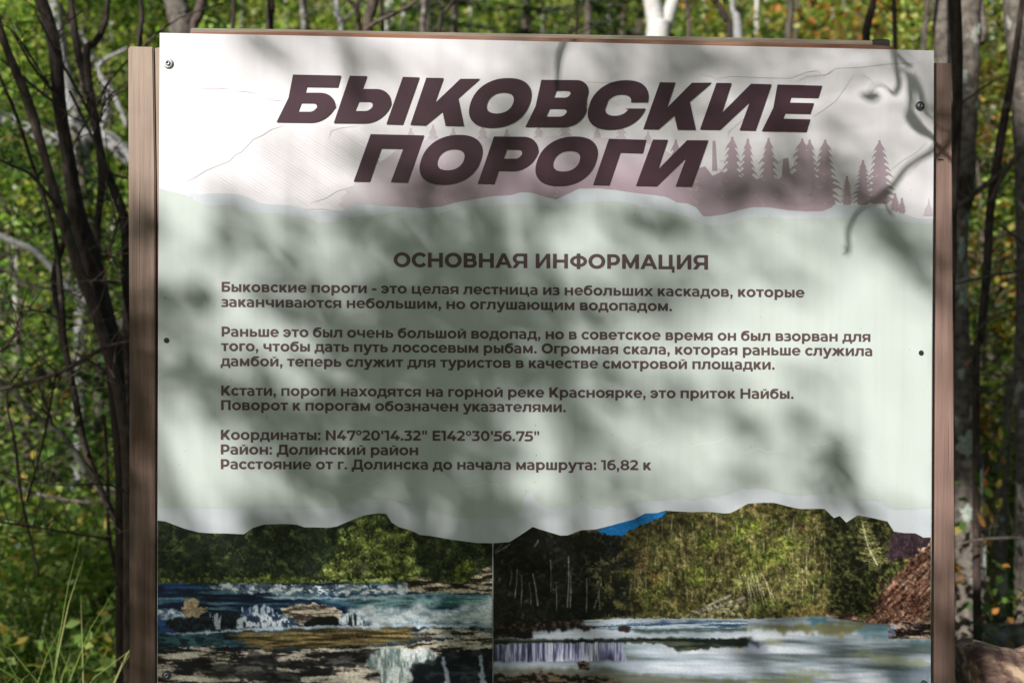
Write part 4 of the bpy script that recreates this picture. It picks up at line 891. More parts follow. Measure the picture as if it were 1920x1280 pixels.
# ---- screws and empty screw holes
def lathe(prof, n=24):
    V, F = [], []
    for r, z in prof:
        for k in range(n): q = 2*math.pi*k/n; V.append(Vector((r*math.cos(q), -z, r*math.sin(q))))
    for i in range(len(prof)-1):
        for k in range(n): F.append((i*n+k, (i+1)*n+k, (i+1)*n+(k+1) % n, i*n+(k+1) % n))
    F.append(tuple((len(prof)-1)*n+k for k in range(n))[::-1])
    return V, F
def screw(x, y, washer, r=9.2):
    o = at(x, y, 0); s = r*.827/1000
    V, F = lathe([(s, .0008), (s*1.0, .0022), (s*.86, .0029), (s*.58, .0025)])
    w = mesh('washer', [p+o for p in V], F, washer, sheet, True)
    V, F = lathe([(s*.55, .0024), (s*.52, .0040), (s*.40, .0048), (s*.27, .0049), (s*.2, .0034)], 16)
    mesh('screw_head', [p+o for p in V], F, M_STEEL, sheet, True)
    V, F = lathe([(s*.19, .0036), (s*.17, .0037)], 6)
    mesh('screw_socket', [p+o for p in V], F, M_BLACK, sheet)  # black disc stands for the shade down in the socket
M_WASHER, _nt, _b = new_mat('pale_washer'); _b.inputs['Metallic'].default_value = .35; _b.inputs['Roughness'].default_value = .45
_r = ramp(_nt, tnoise(_nt, mapped(_nt, (1, 1, 1)), 300, 3), [(.3, (.45, .45, .46, 1)), (.7, (.7, .7, .7, 1))]); _nt.links.new(_r.outputs[0], _b.inputs['Base Color'])
M_DKWASH, _nt, _b = new_mat('dull_washer'); _b.inputs['Metallic'].default_value = .6; _b.inputs['Roughness'].default_value = .5
_r = ramp(_nt, tnoise(_nt, mapped(_nt, (1, 1, 1)), 300, 3), [(.3, (.06, .065, .075, 1)), (.7, (.2, .21, .23, 1))]); _nt.links.new(_r.outputs[0], _b.inputs['Base Color'])
screw(315, 119, M_WASHER); screw(1724, 199, M_DKWASH, 8.6); screw(313, 1264, M_DKWASH, 8.6); screw(1731, 1282, M_DKWASH, 8.6)
px_prism('staple', [(1759, 298), (1769, 298.6), (1769, 300.4), (1759, 299.8)], POST_Y-.0012, POST_Y+.002, M_BLACK, sign)
for x, y in ((312.7, 638), (1726.5, 661.5)):
    c = at(x, y, 0); V, F = lathe([(.0042, .0016), (.0040, .0019)], 18)
    mesh('screw_hole', [p+c for p in V], F, M_BLACK, sheet)  # black disc painted for the darkness inside an empty hole
# ================================================================ PLANTS
M_LEAF = leaf_mat('leaf', trans=.5, gloss=.36); M_LEAF2 = leaf_mat('leaf_dry', trans=.35, gloss=.6); M_OLDLEAF = leaf_mat('thick_leaf', trans=.18, gloss=.5); M_GRASS = leaf_mat('grass_blade', trans=.4, gloss=.45)
M_BARK_DK = bark_mat('dark_shrub_bark', (.017, .012, .010, 1), (.080, .058, .048, 1), (.15, .125, .105, 1), .68, 1.5)
M_BARK_BR = bark_mat('brown_shrub_bark', (.045, .031, .026, 1), (.15, .11, .092, 1), (.22, .18, .16, 1), .66, 1.5)
M_BARK_GREY = bark_mat('grey_trunk_bark', (.045, .036, .03, 1), (.215, .185, .155, 1), (.36, .35, .31, 1), .60, 1.0, .9)
M_BARK_PALE = bark_mat('pale_bark', (.22, .21, .20, 1), (.42, .41, .41, 1), (.12, .11, .10, 1), .66, 1.0, 1.4)
M_BARK_WHITE = bark_mat('white_birch_bark', (.45, .43, .40, 1), (.72, .70, .67, 1), (.12, .11, .10, 1), .72, 1.0, 1.4)
M_BARK_MID = bark_mat('brown_grey_bark', (.05, .04, .032, 1), (.15, .125, .10, 1), (.2, .19, .17, 1), .66)
PAL = {
 'green': [(.12, .23, .05), (.17, .29, .06), (.24, .35, .09), (.08, .16, .035), (.32, .40, .12)],
 'lime': [(.30, .39, .09), (.38, .46, .13), (.20, .30, .06), (.48, .48, .15), (.15, .24, .05), (.52, .44, .13)],
 'autumn': [(.48, .38, .09), (.52, .24, .06), (.28, .32, .07), (.46, .15, .04), (.18, .23, .05), (.42, .34, .14)],
 'dark': [(.04, .085, .022), (.055, .11, .03), (.085, .15, .04), (.03, .06, .018)],
 'fir': [(.03, .075, .03), (.05, .11, .04), (.075, .15, .05), (.022, .05, .022)],
}
def leaf_cloud(C_, size, pal, rng, up=.6, aspect=.62, spread=.5, tone_=None):
    """kite-shaped folded leaves at the given centres"""
    n = len(C_); N = rng.normal(size=(n, 3)); N[:, 2] = np.abs(N[:, 2])+up; N /= np.linalg.norm(N, axis=1)[:, None]
    T = rng.normal(size=(n, 3)); T[:, 2] -= .4; T -= N*(T*N).sum(1)[:, None]; T /= np.linalg.norm(T, axis=1)[:, None]; B = np.cross(N, T)
    s = (size*(1-spread/2+spread*rng.random(n)))[:, None]                # size may be one number or one per leaf
    V = np.stack([C_-T*s*.5, C_+B*s*aspect*.5-T*s*.06+N*s*.10, C_+T*s*.52, C_-B*s*aspect*.5-T*s*.06+N*s*.10], 1).reshape(-1, 3)
    F = np.arange(n*4).reshape(n, 4)
    p = np.array(pal)[rng.integers(0, len(pal), n)]*(.8+.4*rng.random((n, 1)))
    if tone_ is not None: p = np.clip(p*tone_[:, None], 0, .75)          # sunlit tufts and dark gaps painted into the leaf colour, clump by clump
    c = np.repeat(np.concatenate([p, np.ones((n, 1))], 1), 4, 0)
    return V, F, c
def fan_tree(name, h, rad, base, nclump, per, size, pal, rng, trunk_r, mat, lean=.1, squash=.55):
    """young tree: tapered trunk, limbs to leaf clumps, uneven crown (built at the origin)"""
    t = thing(name, (0, 0, 0), 'x', 'tree')
    P = [Vector((0, 0, -.3))]; k = 9
    for i in range(1, k+1):
        f = i/k; P.append(Vector((lean*h*f*f+rng.normal()*.03*h*.3, rng.normal()*.03*h*.3, h*.96*f)))
    R = [trunk_r*(1-.82*i/k) for i in range(k+1)]
    V, F = tube_geo(P, R, 8); mesh('trunk', V, F, mat, t, True)
    cen, geos = [], []
    for c in range(nclump):
        f = base+(1-base)*rng.random(); q = rng.random()*2*math.pi
        rr_ = rad*(.25+.75*rng.random()**.6)*(math.sin(math.pi*min(max((f-base)/(1-base)*.86+.10, .05), 1))**.7)
        j = min(int(f*k), k-1); o = P[j].lerp(P[j+1], f*k-j)
        e = o+Vector((math.cos(q)*rr_, math.sin(q)*rr_, .10*h*rng.random())); cen.append(e)
        m = o.lerp(e, .5)+Vector((0, 0, -.04*h*rng.random()))
        geos.append(tube_geo([o-Vector((0, 0, .05*h)), m, e], [trunk_r*.28*(1.1-f), trunk_r*.17*(1.1-f), trunk_r*.05], 4))
    V, F = join(geos); mesh('limbs', V, F, mat, t)
    cen = np.array([list(c) for c in cen]); A_ = np.repeat(cen, per, 0)
    off = rng.normal(size=A_.shape)*np.array([rad*.115, rad*.115, rad*.115*squash]); A_ = A_+off
    tn = np.repeat(rng.choice([.35, .8, 1.35, 2.0], nclump, p=[.22, .28, .30, .20]), per)
    V, F, c = leaf_cloud(A_, size, pal, rng, tone_=tn)
    tag(mesh('crown', V, F, M_LEAF, t, cols=c), kind='stuff')
    return t
def fir_tree(h, rad, rng):
    t = thing('fir_tree', (0, 0, 0), 'x', 'tree')
    V, F = tube_geo([(0, 0, -.3), (0, 0, h*.5), (0, 0, h)], [.09, .06, .01], 8); mesh('trunk', V, F, M_BARK_MID, t, True)
    cen = []; geos = []
    for i in range(26):
        f = i/26; z = h*(.04+.94*f); r_ = rad*(1-f)**.85
        for k in range(7):
            q = rng.random()*6.283; L = r_*(.75+.35*rng.random()); e = Vector((math.cos(q)*L, math.sin(q)*L, z-.22*L)); o = Vector((0, 0, z))
            geos.append(tube_geo([o, e], [.012, .004], 4))
            n = int(26*L/rad*1.8)+6
            s = rng.random(n); w = .16*L*(1.1-s); lat = rng.normal(size=n)*w*.8
            cen.append(np.stack([o.x+(e.x-o.x)*s-math.sin(q)*lat, o.y+(e.y-o.y)*s+math.cos(q)*lat, o.z+(e.z-o.z)*s-np.abs(lat)*.3+rng.normal(size=n)*.012], -1))
    V, F = join(geos); mesh('limbs', V, F, M_BARK_MID, t)
    V, F, c = leaf_cloud(np.concatenate(cen), .085, PAL['fir'], rng, up=1.6, aspect=.30)
    tag(mesh('crown', V, F, M_LEAF2, t, cols=c), kind='stuff'); return t

rng = np.random.default_rng(21)
protos = [
 (fan_tree('young_tree', 4.6, 1.5, .08, 78, 70, .062, PAL['green'], rng, .05, M_BARK_MID), 'leafy green young tree in the wood', 'green young trees'),
 (fan_tree('young_tree', 4.2, 1.4, .06, 78, 70, .062, PAL['lime'], rng, .045, M_BARK_MID, .05), 'yellow-green young tree in the wood', 'yellow-green young trees'),
 (fan_tree('young_tree', 4.0, 1.3, .10, 62, 64, .064, PAL['autumn'], rng, .045, M_BARK_MID, -.08), 'young tree with yellow and orange autumn leaves', 'autumn-leaved young trees'),
 (fan_tree('young_tree', 3.0, 1.3, .02, 110, 62, .055, PAL['dark'], rng, .035, M_BARK_MID), 'low dark green bushy tree', 'dark green bushy trees')]
fir = fir_tree(6.0, 1.7, rng)
def place(proto, first, x, y, s, rz, label, group):
    o = proto if first else copy_tree(proto)
    o.location = (x, y, float(gz(x, y))-.05); o.rotation_euler = (0, 0, rz); o.scale = (s, s, s); tag(o, label, 'tree', group); return o
used = [False]*4
def col_x(px, Y): return at(px, 640, Y).x
spots = [  # (pixel column, depth, kind, scale)
 (60, 3.9, 3, .62), (190, 4.3, 0, .66), (10, 5.0, 1, .8), (120, 5.6, 0, .8), (230, 6.2, 1, .8), (40, 7.2, 0, .9), (170, 7.8, 1, .95), (290, 7.0, 0, .8), (-120, 6.5, 0, .9), (-60, 9.0, 1, 1.1), (100, 10.0, 1, 1.1), (260, 10.5, 0, 1.1), (-220, 8.6, 2, 1),
 (390, 8.0, 1, 1.05), (500, 9.5, 1, 1.1), (600, 8.2, 0, 1.1), (700, 10.0, 1, 1.15), (560, 12, 1, 1.2), (420, 12.5, 0, 1.2), (780, 11.5, 0, 1.2), (900, 13.0, 1, 1.2), (1040, 13.5, 1, 1.2),
 (1180, 9.0, 1, 1.05), (1290, 8.4, 1, 1.1), (1380, 9.6, 0, 1.15), (1450, 8.2, 2, 1.1), (1540, 9.6, 1, 1.2), (1620, 8.4, 2, 1.05), (1330, 12.5, 1, 1.3), (1500, 12.5, 0, 1.3), (1690, 10.0, 1, 1.2), (1240, 12, 0, 1.2), (1650, 12.5, 2, 1.3),
 (1790, 5.0, 3, .62), (1850, 4.3, 2, .58), (1930, 4.6, 1, .72), (1860, 6.2, 1, .85), (1990, 6.6, 0, .9), (1760, 6.6, 0, .8), (1900, 8.5, 2, 1.1), (1800, 9.5, 1, 1.15), (2080, 8.0, 1, 1.1), (1860, 12, 1, 1.3), (2000, 11, 2, 1.2), (1740, 12.6, 0, 1.2), (2120, 5.6, 3, .9), (0, 12.5, 0, 1.3), (150, 13, 1, 1.3), (330, 13.5, 1, 1.3), (660, 14, 1, 1.4), (950, 14.5, 1, 1.4), (1420, 14.5, 1, 1.4)]
spots = [t for i, t in enumerate(spots) if not (i % 3 == 2 and t[1] > 6.1 and t[2] != 2)]
for px, Y, k, s in spots:
    reg = 'to the left of the board' if px < 240 else 'to the right of the board' if px > 1785 else 'above the left half of the board' if px < 960 else 'above the right half of the board'
    place(protos[k][0], not used[k], col_x(px, Y), Y, s*1.12, rng.random()*6.28, protos[k][1]+', '+reg, protos[k][2]+', '+reg); used[k] = True
for i, (px, Y, s) in enumerate([(850, 6.0, .72), (985, 6.8, .80), (1100, 6.2, .70), (1165, 7.6, .80), (800, 7.4, .78)]):
    place(fir, i == 0, col_x(px, Y), Y, s, i*1.3, 'dark green fir showing above the top of the board', 'firs behind the board')

for i, (x, y, k, s) in enumerate([(.4, -5.4, 0, 1.45), (2.2, -4.8, 1, 1.4), (4.0, -5.6, 0, 1.5), (-.9, -7.4, 1, 1.5), (1.6, -7.6, 0, 1.6), (5.2, -3.2, 1, 1.4), (3.6, -7.8, 2, 1.4), (5.9, -.6, 0, 1.4), (-2.4, -8.8, 0, 1.3)]):  # unseen trees added to block low sky and dim the board's fill light
    place(protos[k][0], False, x, y, s, rng.random()*6.28, protos[k][1]+', behind the viewer', protos[k][2]+', behind the viewer')
# far wooded hillside: uncountable
rng = np.random.default_rng(5)
n = 90000; y = 15+rng.random(n)**.8*45; x = (rng.random(n)-.5)*1.5*(y+4)
cl = noise2(200, 200, 18, seed=8, octs=4)[np.clip(((y-15)/45*199).astype(int), 0, 199), np.clip((x/(y+4)/1.5*199+100).astype(int), 0, 199)]
z = gz(x, y)+rng.random(n)*(1.0+6*np.clip(cl-.35, 0, 1)*2)
V, F, c = leaf_cloud(np.stack([x, y, z], -1), .30, [(.30, .42, .13), (.38, .48, .17), (.46, .53, .22), (.18, .28, .08), (.52, .52, .26), (.52, .43, .18)], rng, up=.3, aspect=.8, spread=.8, tone_=.45+1.1*np.clip((cl-.3)*2.5, 0, 1))
tag(mesh('far_wood', V, F, M_LEAF, cols=c), kind='stuff')
# understorey between the trunks
n = 44000; y = 3.2+rng.random(n)**.8*11; x = (rng.random(n)-.5)*1.35*(y+2.2)
k = noise2(160, 160, 16, seed=18, octs=3)[np.clip(((y-3)/12*159).astype(int), 0, 159), np.clip((x/(y+2.2)/1.35*159+80).astype(int), 0, 159)]
z = gz(x, y)+rng.random(n)**1.3*(.25+2.2*np.clip(k-.35, 0, 1)*(y/9))
V, F, c = leaf_cloud(np.stack([x, y, z], -1), .055, PAL['green']+PAL['lime'][:3]+PAL['dark'][:1], rng)
tag(mesh('undergrowth', V, F, M_LEAF, cols=c), kind='stuff')

# ---------------------------------------------------------------- traced trunks and stems
def stem(name, rows, Y, mat, parent, sub=5, n=10, jag=.06, dy=0.0, seed=0):
    """a stem through photograph pixels (x, y, width) at depth Y (drifting by dy along it)"""
    if name in ('trunk', 'stem', 'limb') and rows[0][1] < 0:      # it goes on above what the photograph frames
        (x0, y0, w0), (x1, y1, w1) = rows[0], rows[1]; g = max(-.35, min(.35, (x0-x1)/max(y1-y0, 1)))
        k = FPX/(Y-CAM.y); rows = [(x0+g*1.3*k*.8, y0-1.3*k, w0*.45), (x0+g*.6*k, y0-.6*k, w0*.75)]+list(rows)
    Q = spline(rows, sub); rd = random.Random(seed); P, R = [], []
    for i, (x, y, w) in enumerate(Q):
        yy = Y+dy*i/len(Q); P.append(at(x, y, yy)); R.append(max(w, 1)/2*(yy-CAM.y)/FPX)
    V, F = tube_geo(P, R, n, jag, rd); return mesh(name, V, F, mat, parent, True)
def base_thing(name, x, Y, label, cat, group=None):
    p = col_x(x, Y); return thing(name, (p, Y, float(gz(p, Y))), label, cat, group)
def low(Y): return 640+(CAM.z-float(gz(col_x(200, Y), Y))+.1)/(Y-CAM.y)*FPX
def twigs(parent, name, src, Y, mat, n, seed, L=(25, 90), w=(1.2, 3), spread=1.0, zone=None):
    rd = random.Random(seed); geos = []
    for k in range(n):
        rows = rd.choice(src); i = rd.randrange(len(rows)-1); t = rd.random()
        x = rows[i][0]*(1-t)+rows[i+1][0]*t; y = rows[i][1]*(1-t)+rows[i+1][1]*t
        q = rd.uniform(-.2, 1.25)*rd.choice((-1, 1))*spread-math.pi/2; l = rd.uniform(*L); yy = Y+rd.uniform(-.25, .25)
        P, ww = [(x, y)], rd.uniform(*w)
        for s in range(5): q += rd.uniform(-.28, .28); x += math.cos(q)*l/5; y += math.sin(q)*l/5; P.append((x, y))
        R = [ww/2*(1-.75*j/5)*(Y-CAM.y)/FPX for j in range(6)]
        geos.append(tube_geo([at(px, py, Y+(yy-Y)*j/5) for j, (px, py) in enumerate(P)], R, 5))
        if rd.random() < .7:
            j = rd.randint(2, 4); x, y = P[j]; q2 = q+rd.choice((-.8, .8)); P2 = [(x, y)]
            for s in range(3): q2 += rd.uniform(-.2, .2); x += math.cos(q2)*l*.16; y += math.sin(q2)*l*.16; P2.append((x, y))
            geos.append(tube_geo([at(px, py, yy) for px, py in P2], [R[3]*.8, R[3]*.6, R[3]*.5, R[3]*.3], 4))
    V, F = join(geos); return tag(mesh(name, V, F, mat, parent), kind='stuff')

b = low(1.3)
sh = base_thing('leafless_shrub', 236, 1.3, 'dark many-stemmed bare shrub arching up behind the left post', 'shrub')
SA = [(66, -30, 26), (88, 30, 26), (104, 100, 27), (112, 200, 28), (125, 275, 26), (145, 400, 34), (168, 475, 40), (190, 570, 40), (212, 660, 40), (222, 780, 34), (228, 900, 26), (228, 1060, 26), (234, b, 34)]
SB = [(-10, 20, 16), (12, 90, 16), (45, 170, 20), (62, 220, 20), (85, 300, 18), (110, 390, 22), (130, 450, 22), (150, 510, 22), (180, 590, 22), (205, 670, 24), (232, 800, 22), (240, 1000, 20), (240, b, 24)]
SC = [(205, -20, 9), (198, 40, 12), (178, 80, 14), (163, 92, 16), (166, 150, 15), (180, 230, 15), (192, 300, 17), (215, 360, 20), (234, 420, 20), (238, 560, 20), (238, 760, 18), (240, b, 22)]
SD = [(130, -20, 12), (145, 90, 16), (160, 150, 17), (176, 215, 18), (188, 290, 16), (190, 350, 16), (182, 440, 14), (192, 520, 14), (214, 620, 16), (228, 740, 16), (236, b, 20)]
SE = [(-6, 130, 6), (30, 215, 7), (58, 300, 8), (85, 380, 9), (102, 440, 10), (112, 520, 12), (118, 600, 12), (122, 650, 12), (140, 740, 14), (160, 840, 14), (192, 925, 14), (225, 990, 14), (238, 1060, 16), (239, b, 18)]
SF = [(132, 300, 8), (133, 370, 10), (124, 440, 12), (104, 500, 13), (102, 545, 12), (114, 620, 10), (120, 660, 10)]
SG = [(262, -20, 9), (266, 30, 9), (262, 70, 12), (256, 200, 12), (250, 420, 12), (243, b, 16)]
SH = [(196, 780, 6), (202, 900, 8), (204, 1000, 8), (215, 1060, 9), (232, 1160, 10), (238, b, 12)]
for i, (r_, m, dy) in enumerate([([(a, b_, c*.86) for a, b_, c in q], *z) for q, *z in [(SA, M_BARK_DK, 0), (SB, M_BARK_BR, -.15), (SC, M_BARK_DK, .1), (SD, M_BARK_DK, .2), (SE, M_BARK_DK, -.1), (SF, M_BARK_DK, 0), (SG, M_BARK_DK, .1), (SH, M_BARK_DK, 0)]]):
    stem('stem', r_, 1.3+dy+i*.03, m, sh, seed=i, dy=-dy*.6)
side = [[(95, 168, 3), (60, 110, 4), (25, 60, 3), (0, 45, 3)], [(185, 245, 6), (145, 170, 5), (100, 90, 5), (70, 30, 4)], [(115, 190, 4), (65, 130, 5), (20, 55, 4)], [(98, 190, 6), (60, 160, 5), (0, 110, 4)], [(240, 112, 3), (200, 160, 4), (188, 190, 4), (150, 250, 3), (128, 290, 3)], [(110, 390, 7), (60, 330, 6), (20, 310, 5), (0, 300, 4)],
        [(0, 730, 8), (55, 716, 8), (120, 695, 9), (160, 672, 9), (200, 650, 8), (245, 640, 7)], [(0, 885, 3), (60, 901, 4), (120, 909, 4), (200, 908, 4), (240, 925, 4)], [(0, 978, 4), (90, 992, 4), (205, 1010, 5)], [(150, 560, 4), (170, 530, 4), (215, 530, 4), (240, 530, 3)], [(115, 600, 4), (70, 582, 4), (0, 588, 3)], [(130, 170, 5), (170, 250, 5), (205, 320, 5), (240, 335, 4)], [(140, 660, 4), (190, 690, 5), (240, 730, 5)], [(40, 690, 3), (12, 740, 4), (28, 830, 5), (40, 930, 5), (60, 1020, 4), (72, 1080, 4)], [(100, 800, 5), (80, 740, 6), (50, 900, 4)][:2], [(50, 940, 4), (80, 830, 4), (105, 700, 4)], [(35, 620, 4), (0, 660, 4)], [(155, 20, 3), (110, 60, 3), (115, 100, 3)], [(232, 380, 5), (205, 470, 4), (195, 480, 3)], [(217, 170, 3), (195, 195, 4), (188, 230, 4)]]
for i, r_ in enumerate(side): stem('side_branch', r_, 1.15+.05*(i % 5), M_BARK_BR if i in (6, 10, 12) else M_BARK_DK, sh, 4, 7, seed=30+i)
twigs(sh, 'twigs', [SA[:9], SB[:9], SC, SD, SE[:9]]+side, 1.3, M_BARK_DK, 130, 3)
twigs(sh, 'twigs', [SA[:10], SB[:9], SE]+side[6:], 1.15, M_BARK_BR, 110, 6, (60, 210), (1.4, 3.2), 1.1)
rd = random.Random(8)
def leaf_blade(L, W, lobes=0):
    P = [(0, 0), (.28*W, .12*L), (.5*W, .42*L), (.3*W, .75*L), (0, L), (-.3*W, .75*L), (-.5*W, .42*L), (-.28*W, .12*L)]
    V = [Vector((x, y, -.18*abs(x)+(.06*math.sin(y/L*3)*L))) for x, y in P]+[Vector((0, .45*L, .02*L))]
    return V, [(i, (i+1) % 8, 8) for i in range(8)]
def lone_leaves(parent, zones, n, Y, seed, size=(.03, .05)):
    rd = random.Random(seed); protos_ = []
    for pal in PAL['autumn'][:4]+[(.18, .22, .03), (.10, .17, .02)]:
        V, F = leaf_blade(1, .62); me = mesh('leaf', V, F, M_LEAF2, None, cols=[(*pal, 1)]*9); protos_.append(me)
    first = dict((p, True) for p in protos_)
    for k in range(n):
        x0, y0, x1, y1 = rd.choice(zones); p = rd.choice(protos_); o = p if first[p] else p.copy()
        if not first[p]: COL.objects.link(o)
        first[p] = False; o.parent = parent; o.matrix_parent_inverse = Matrix.Translation(-parent.location)
        q = at(rd.uniform(x0, x1), rd.uniform(y0, y1), Y+rd.uniform(-.25, .3)); s = rd.uniform(*size)
        o.location = q; o.rotation_euler = (rd.uniform(.6, 2.4), rd.uniform(-.9, .9), rd.uniform(-2, 2)); o.scale = (s, s, s)
    for p, f in first.items():
        if f: bpy.data.objects.remove(p)
lone_leaves(sh, [(150, 330, 240, 400), (20, 300, 120, 420), (150, 480, 238, 520), (60, 380, 200, 620), (20, 560, 90, 640), (120, 780, 238, 900), (60, 720, 120, 760)], 80, 1.45, 4, (.014, .026))

pale = base_thing('birch_tree', 150, 4.4, 'pale grey birch with a level limb, blurred behind the dark shrub stems', 'tree')
stem('trunk', [(98, -40, 24), (108, 60, 26), (122, 150, 30), (142, 240, 40), (152, 300, 34), (158, 420, 26), (150, 700, 26), (150, low(4.4), 34)], 4.4, M_BARK_PALE, pale, dy=0)
stem('limb', [(148, 262, 40), (95, 262, 30), (50, 240, 24), (-20, 210, 24)], 4.4, M_BARK_PALE, pale); stem('limb', [(148, 255, 34), (200, 262, 34), (235, 290, 30), (280, 330, 24)], 4.4, M_BARK_PALE, pale)
stem('limb', [(240, 240, 8), (215, 180, 10), (185, 125, 8), (240, 90, 6)], 4.3, M_BARK_PALE, pale); stem('limb', [(160, 300, 8), (200, 210, 12), (186, 130, 10), (150, 60, 7)], 4.45, M_BARK_PALE, pale)
low_b = base_thing('fallen_limb', 60, 3.2, 'long pale leaning limb low behind the shrub', 'branch')
stem('limb', [(-30, 425, 9), (20, 452, 12), (70, 475, 12), (130, 540, 11), (200, 590, 9), (245, 620, 8)], 3.2, M_BARK_PALE, low_b)
grey_b = base_thing('leaning_sapling', 40, 2.4, 'thin grey sapling leaning rightwards low behind the shrub', 'sapling')
stem('stem', [(-10, 715, 7), (25, 735, 8), (60, 772, 9), (115, 812, 10), (142, 850, 11), (172, 905, 9), (225, 942, 7), (240, 1100, 8), (250, low(2.4), 10)], 2.4, M_BARK_GREY, grey_b)
stem('side_branch', [(-10, 885, 7), (40, 915, 7), (90, 930, 7), (150, 940, 6), (245, 944, 5)], 2.3, M_BARK_GREY, grey_b)
stem('side_branch', [(-10, 495, 5), (60, 535, 6), (140, 545, 5), (235, 560, 4)], 2.3, M_BARK_GREY, grey_b)
for i, (P_, m, lab) in enumerate([
    ([(322, -30, 40), (336, 30, 44), (342, 70, 46), (345, 400, 50)], M_BARK_GREY, 'thick grey-brown trunk behind the left top corner of the board'),
    ([(385, -30, 18), (372, 30, 18), (362, 80, 16), (360, 400, 18)], M_BARK_BR, 'narrow brown trunk right beside the thick grey-brown one'),
    ([(440, -30, 9), (438, 30, 8), (436, 80, 9), (436, 400, 10)], M_BARK_DK, 'thin dark stem above the left part of the board'),
    ([(505, -30, 14), (508, 20, 15), (505, 60, 14), (500, 400, 14)], M_BARK_DK, 'dark upright stem above the first title letter'),
    ([(566, -30, 10), (568, 30, 11), (570, 60, 11), (570, 400, 14)], M_BARK_GREY, 'slim grey stem left of the white birch stem'),
    ([(632, -30, 9), (632, 30, 10), (640, 60, 9), (642, 400, 11)], M_BARK_PALE, 'slender white birch stem above the second title letter'),
    ([(640, -30, 9), (664, 10, 8), (672, 60, 8), (676, 400, 9)], M_BARK_DK, 'thin dark stem forking beside the white birch stem'),
    ([(704, -30, 22), (697, 20, 20), (690, 60, 18), (690, 400, 20)], M_BARK_BR, 'brown trunk in the middle of the gap above the title'),
    ([(712, -30, 7), (716, 30, 8), (718, 60, 7), (720, 400, 8)], M_BARK_DK, 'thin dark stem just right of the brown trunk'),
    ([(797, -30, 12), (795, 30, 13), (792, 70, 12), (790, 400, 14)], M_BARK_GREY, 'grey stem in front of the firs'),
    ([(862, -30, 6), (838, 20, 7), (824, 60, 7), (815, 400, 8)], M_BARK_DK, 'slanting thin dark stem in front of the firs'),
    ([(1094, -30, 4), (1088, 30, 4), (1080, 70, 4), (1075, 400, 5)], M_BARK_DK, 'hair-thin dark sapling over the middle of the board'),
    ([(1286, -30, 9), (1290, 30, 9), (1292, 70, 9), (1292, 400, 11)], M_BARK_BR, 'thin brown stem right of the broad white birch'),
    ([(1325, -30, 9), (1345, 5, 10), (1360, 35, 12), (1369, 75, 12), (1372, 400, 13)], M_BARK_DK, 'black curved stem right of the broad white birch'),
    ([(1374, -30, 9), (1374, 20, 10), (1384, 70, 18), (1386, 400, 18)], M_BARK_PALE, 'pale trunk touching the black curved stem'),
    ([(1484, -30, 13), (1482, 30, 13), (1478, 80, 13), (1476, 400, 15)], M_BARK_MID, 'dull brown trunk right of the middle'),
    ([(1645, -30, 12), (1636, 10, 13), (1626, 50, 15), (1624, 90, 15), (1624, 400, 16)], M_BARK_DK, 'dark stem rising at the right end of the rail'),
    ([(1676, -30, 8), (1677, 30, 9), (1678, 90, 9), (1678, 400, 10)], M_BARK_BR, 'pale brown pole-like stem beside the rail end'),
    ([(1742, -30, 10), (1738, 30, 11), (1732, 90, 11), (1730, 400, 12)], M_BARK_MID, 'brown stem between rail end and right post')]):
    Y = [3.4, 3.0, 2.6, 2.0, 4.0, 4.6, 2.6, 3.0, 2.8, 3.6, 2.6, 2.2, 3.6, 2.6, 4.6, 4.4, 2.2, 2.0, 3.4][i]
    o = base_thing('tree_stem', P_[-1][0], Y, lab, 'tree'); w = P_[-1][2]
    stem('trunk', P_+[(P_[-1][0], low(Y), w*1.2)], Y, m, o, seed=i)
    twigs(o, 'twigs', [P_[:3]], Y, m, 5, 70+i, (30, 90), (1.5, 3.5), .9)
bb = base_thing('broad_birch', 1235, 5.4, 'broad white birch trunk splitting above the middle of the board', 'tree')
stem('trunk', [(1236, 40, 42), (1233, 90, 46), (1232, 400, 52), (1232, low(5.4), 64)], 5.4, M_BARK_WHITE, bb)
stem('limb', [(1212, -60, 32), (1222, 0, 32), (1233, 60, 36)], 5.4, M_BARK_WHITE, bb); stem('limb', [(1276, -60, 22), (1262, 0, 24), (1243, 60, 30)], 5.42, M_BARK_WHITE, bb)
rb_ = random.Random(55)
for i, (px, w_, Y) in enumerate([(455, 6, 8.5), (540, 5, 11), (722, 9, 10), (738, 6, 12), (752, 8, 9.5), (880, 5, 12), (1018, 5, 11), (1140, 6, 9), (1318, 6, 10), (1420, 8, 9), (1440, 5, 12), (1560, 6, 10), (1590, 5, 12), (30, 7, 8), (210, 6, 9), (1862, 7, 9), (1712, 5, 9)]):
    o = base_thing('slim_birch', px, Y, 'slim pale birch far back in the wood, '+('left of the board' if px < 240 else 'right of the board' if px > 1785 else 'above the left half of the board' if px < 960 else 'above the right half of the board'), 'tree', 'slim far birches, '+('left of the board' if px < 240 else 'right of the board' if px > 1785 else 'above the left half of the board' if px < 960 else 'above the right half of the board'))
    d = rb_.uniform(-14, 14); stem('trunk', [(px+d, -80, w_*.8), (px+d*.4+rb_.uniform(-3, 3), 20, w_), (px, 120, w_*1.1), (px-d*.3, 420, w_*1.3), (px-d*.4, low(Y), w_*1.5)], Y, M_BARK_WHITE, o, 4, 7, seed=i)
br = base_thing('slanting_branch', 700, 2.3, 'dark branch slanting up to the right above the board', 'branch')
stem('limb', [(672, 110, 9), (688, 55, 8), (735, 28, 8), (770, 10, 7), (800, -20, 6)], 2.3, M_BARK_BR, br); stem('limb', [(672, 110, 9), (670, 400, 12), (668, low(2.3), 16)], 2.3, M_BARK_BR, br)
bl = base_thing('slanting_twig', 300, 1.6, 'thin tan twig slanting behind the left top corner of the board', 'branch')
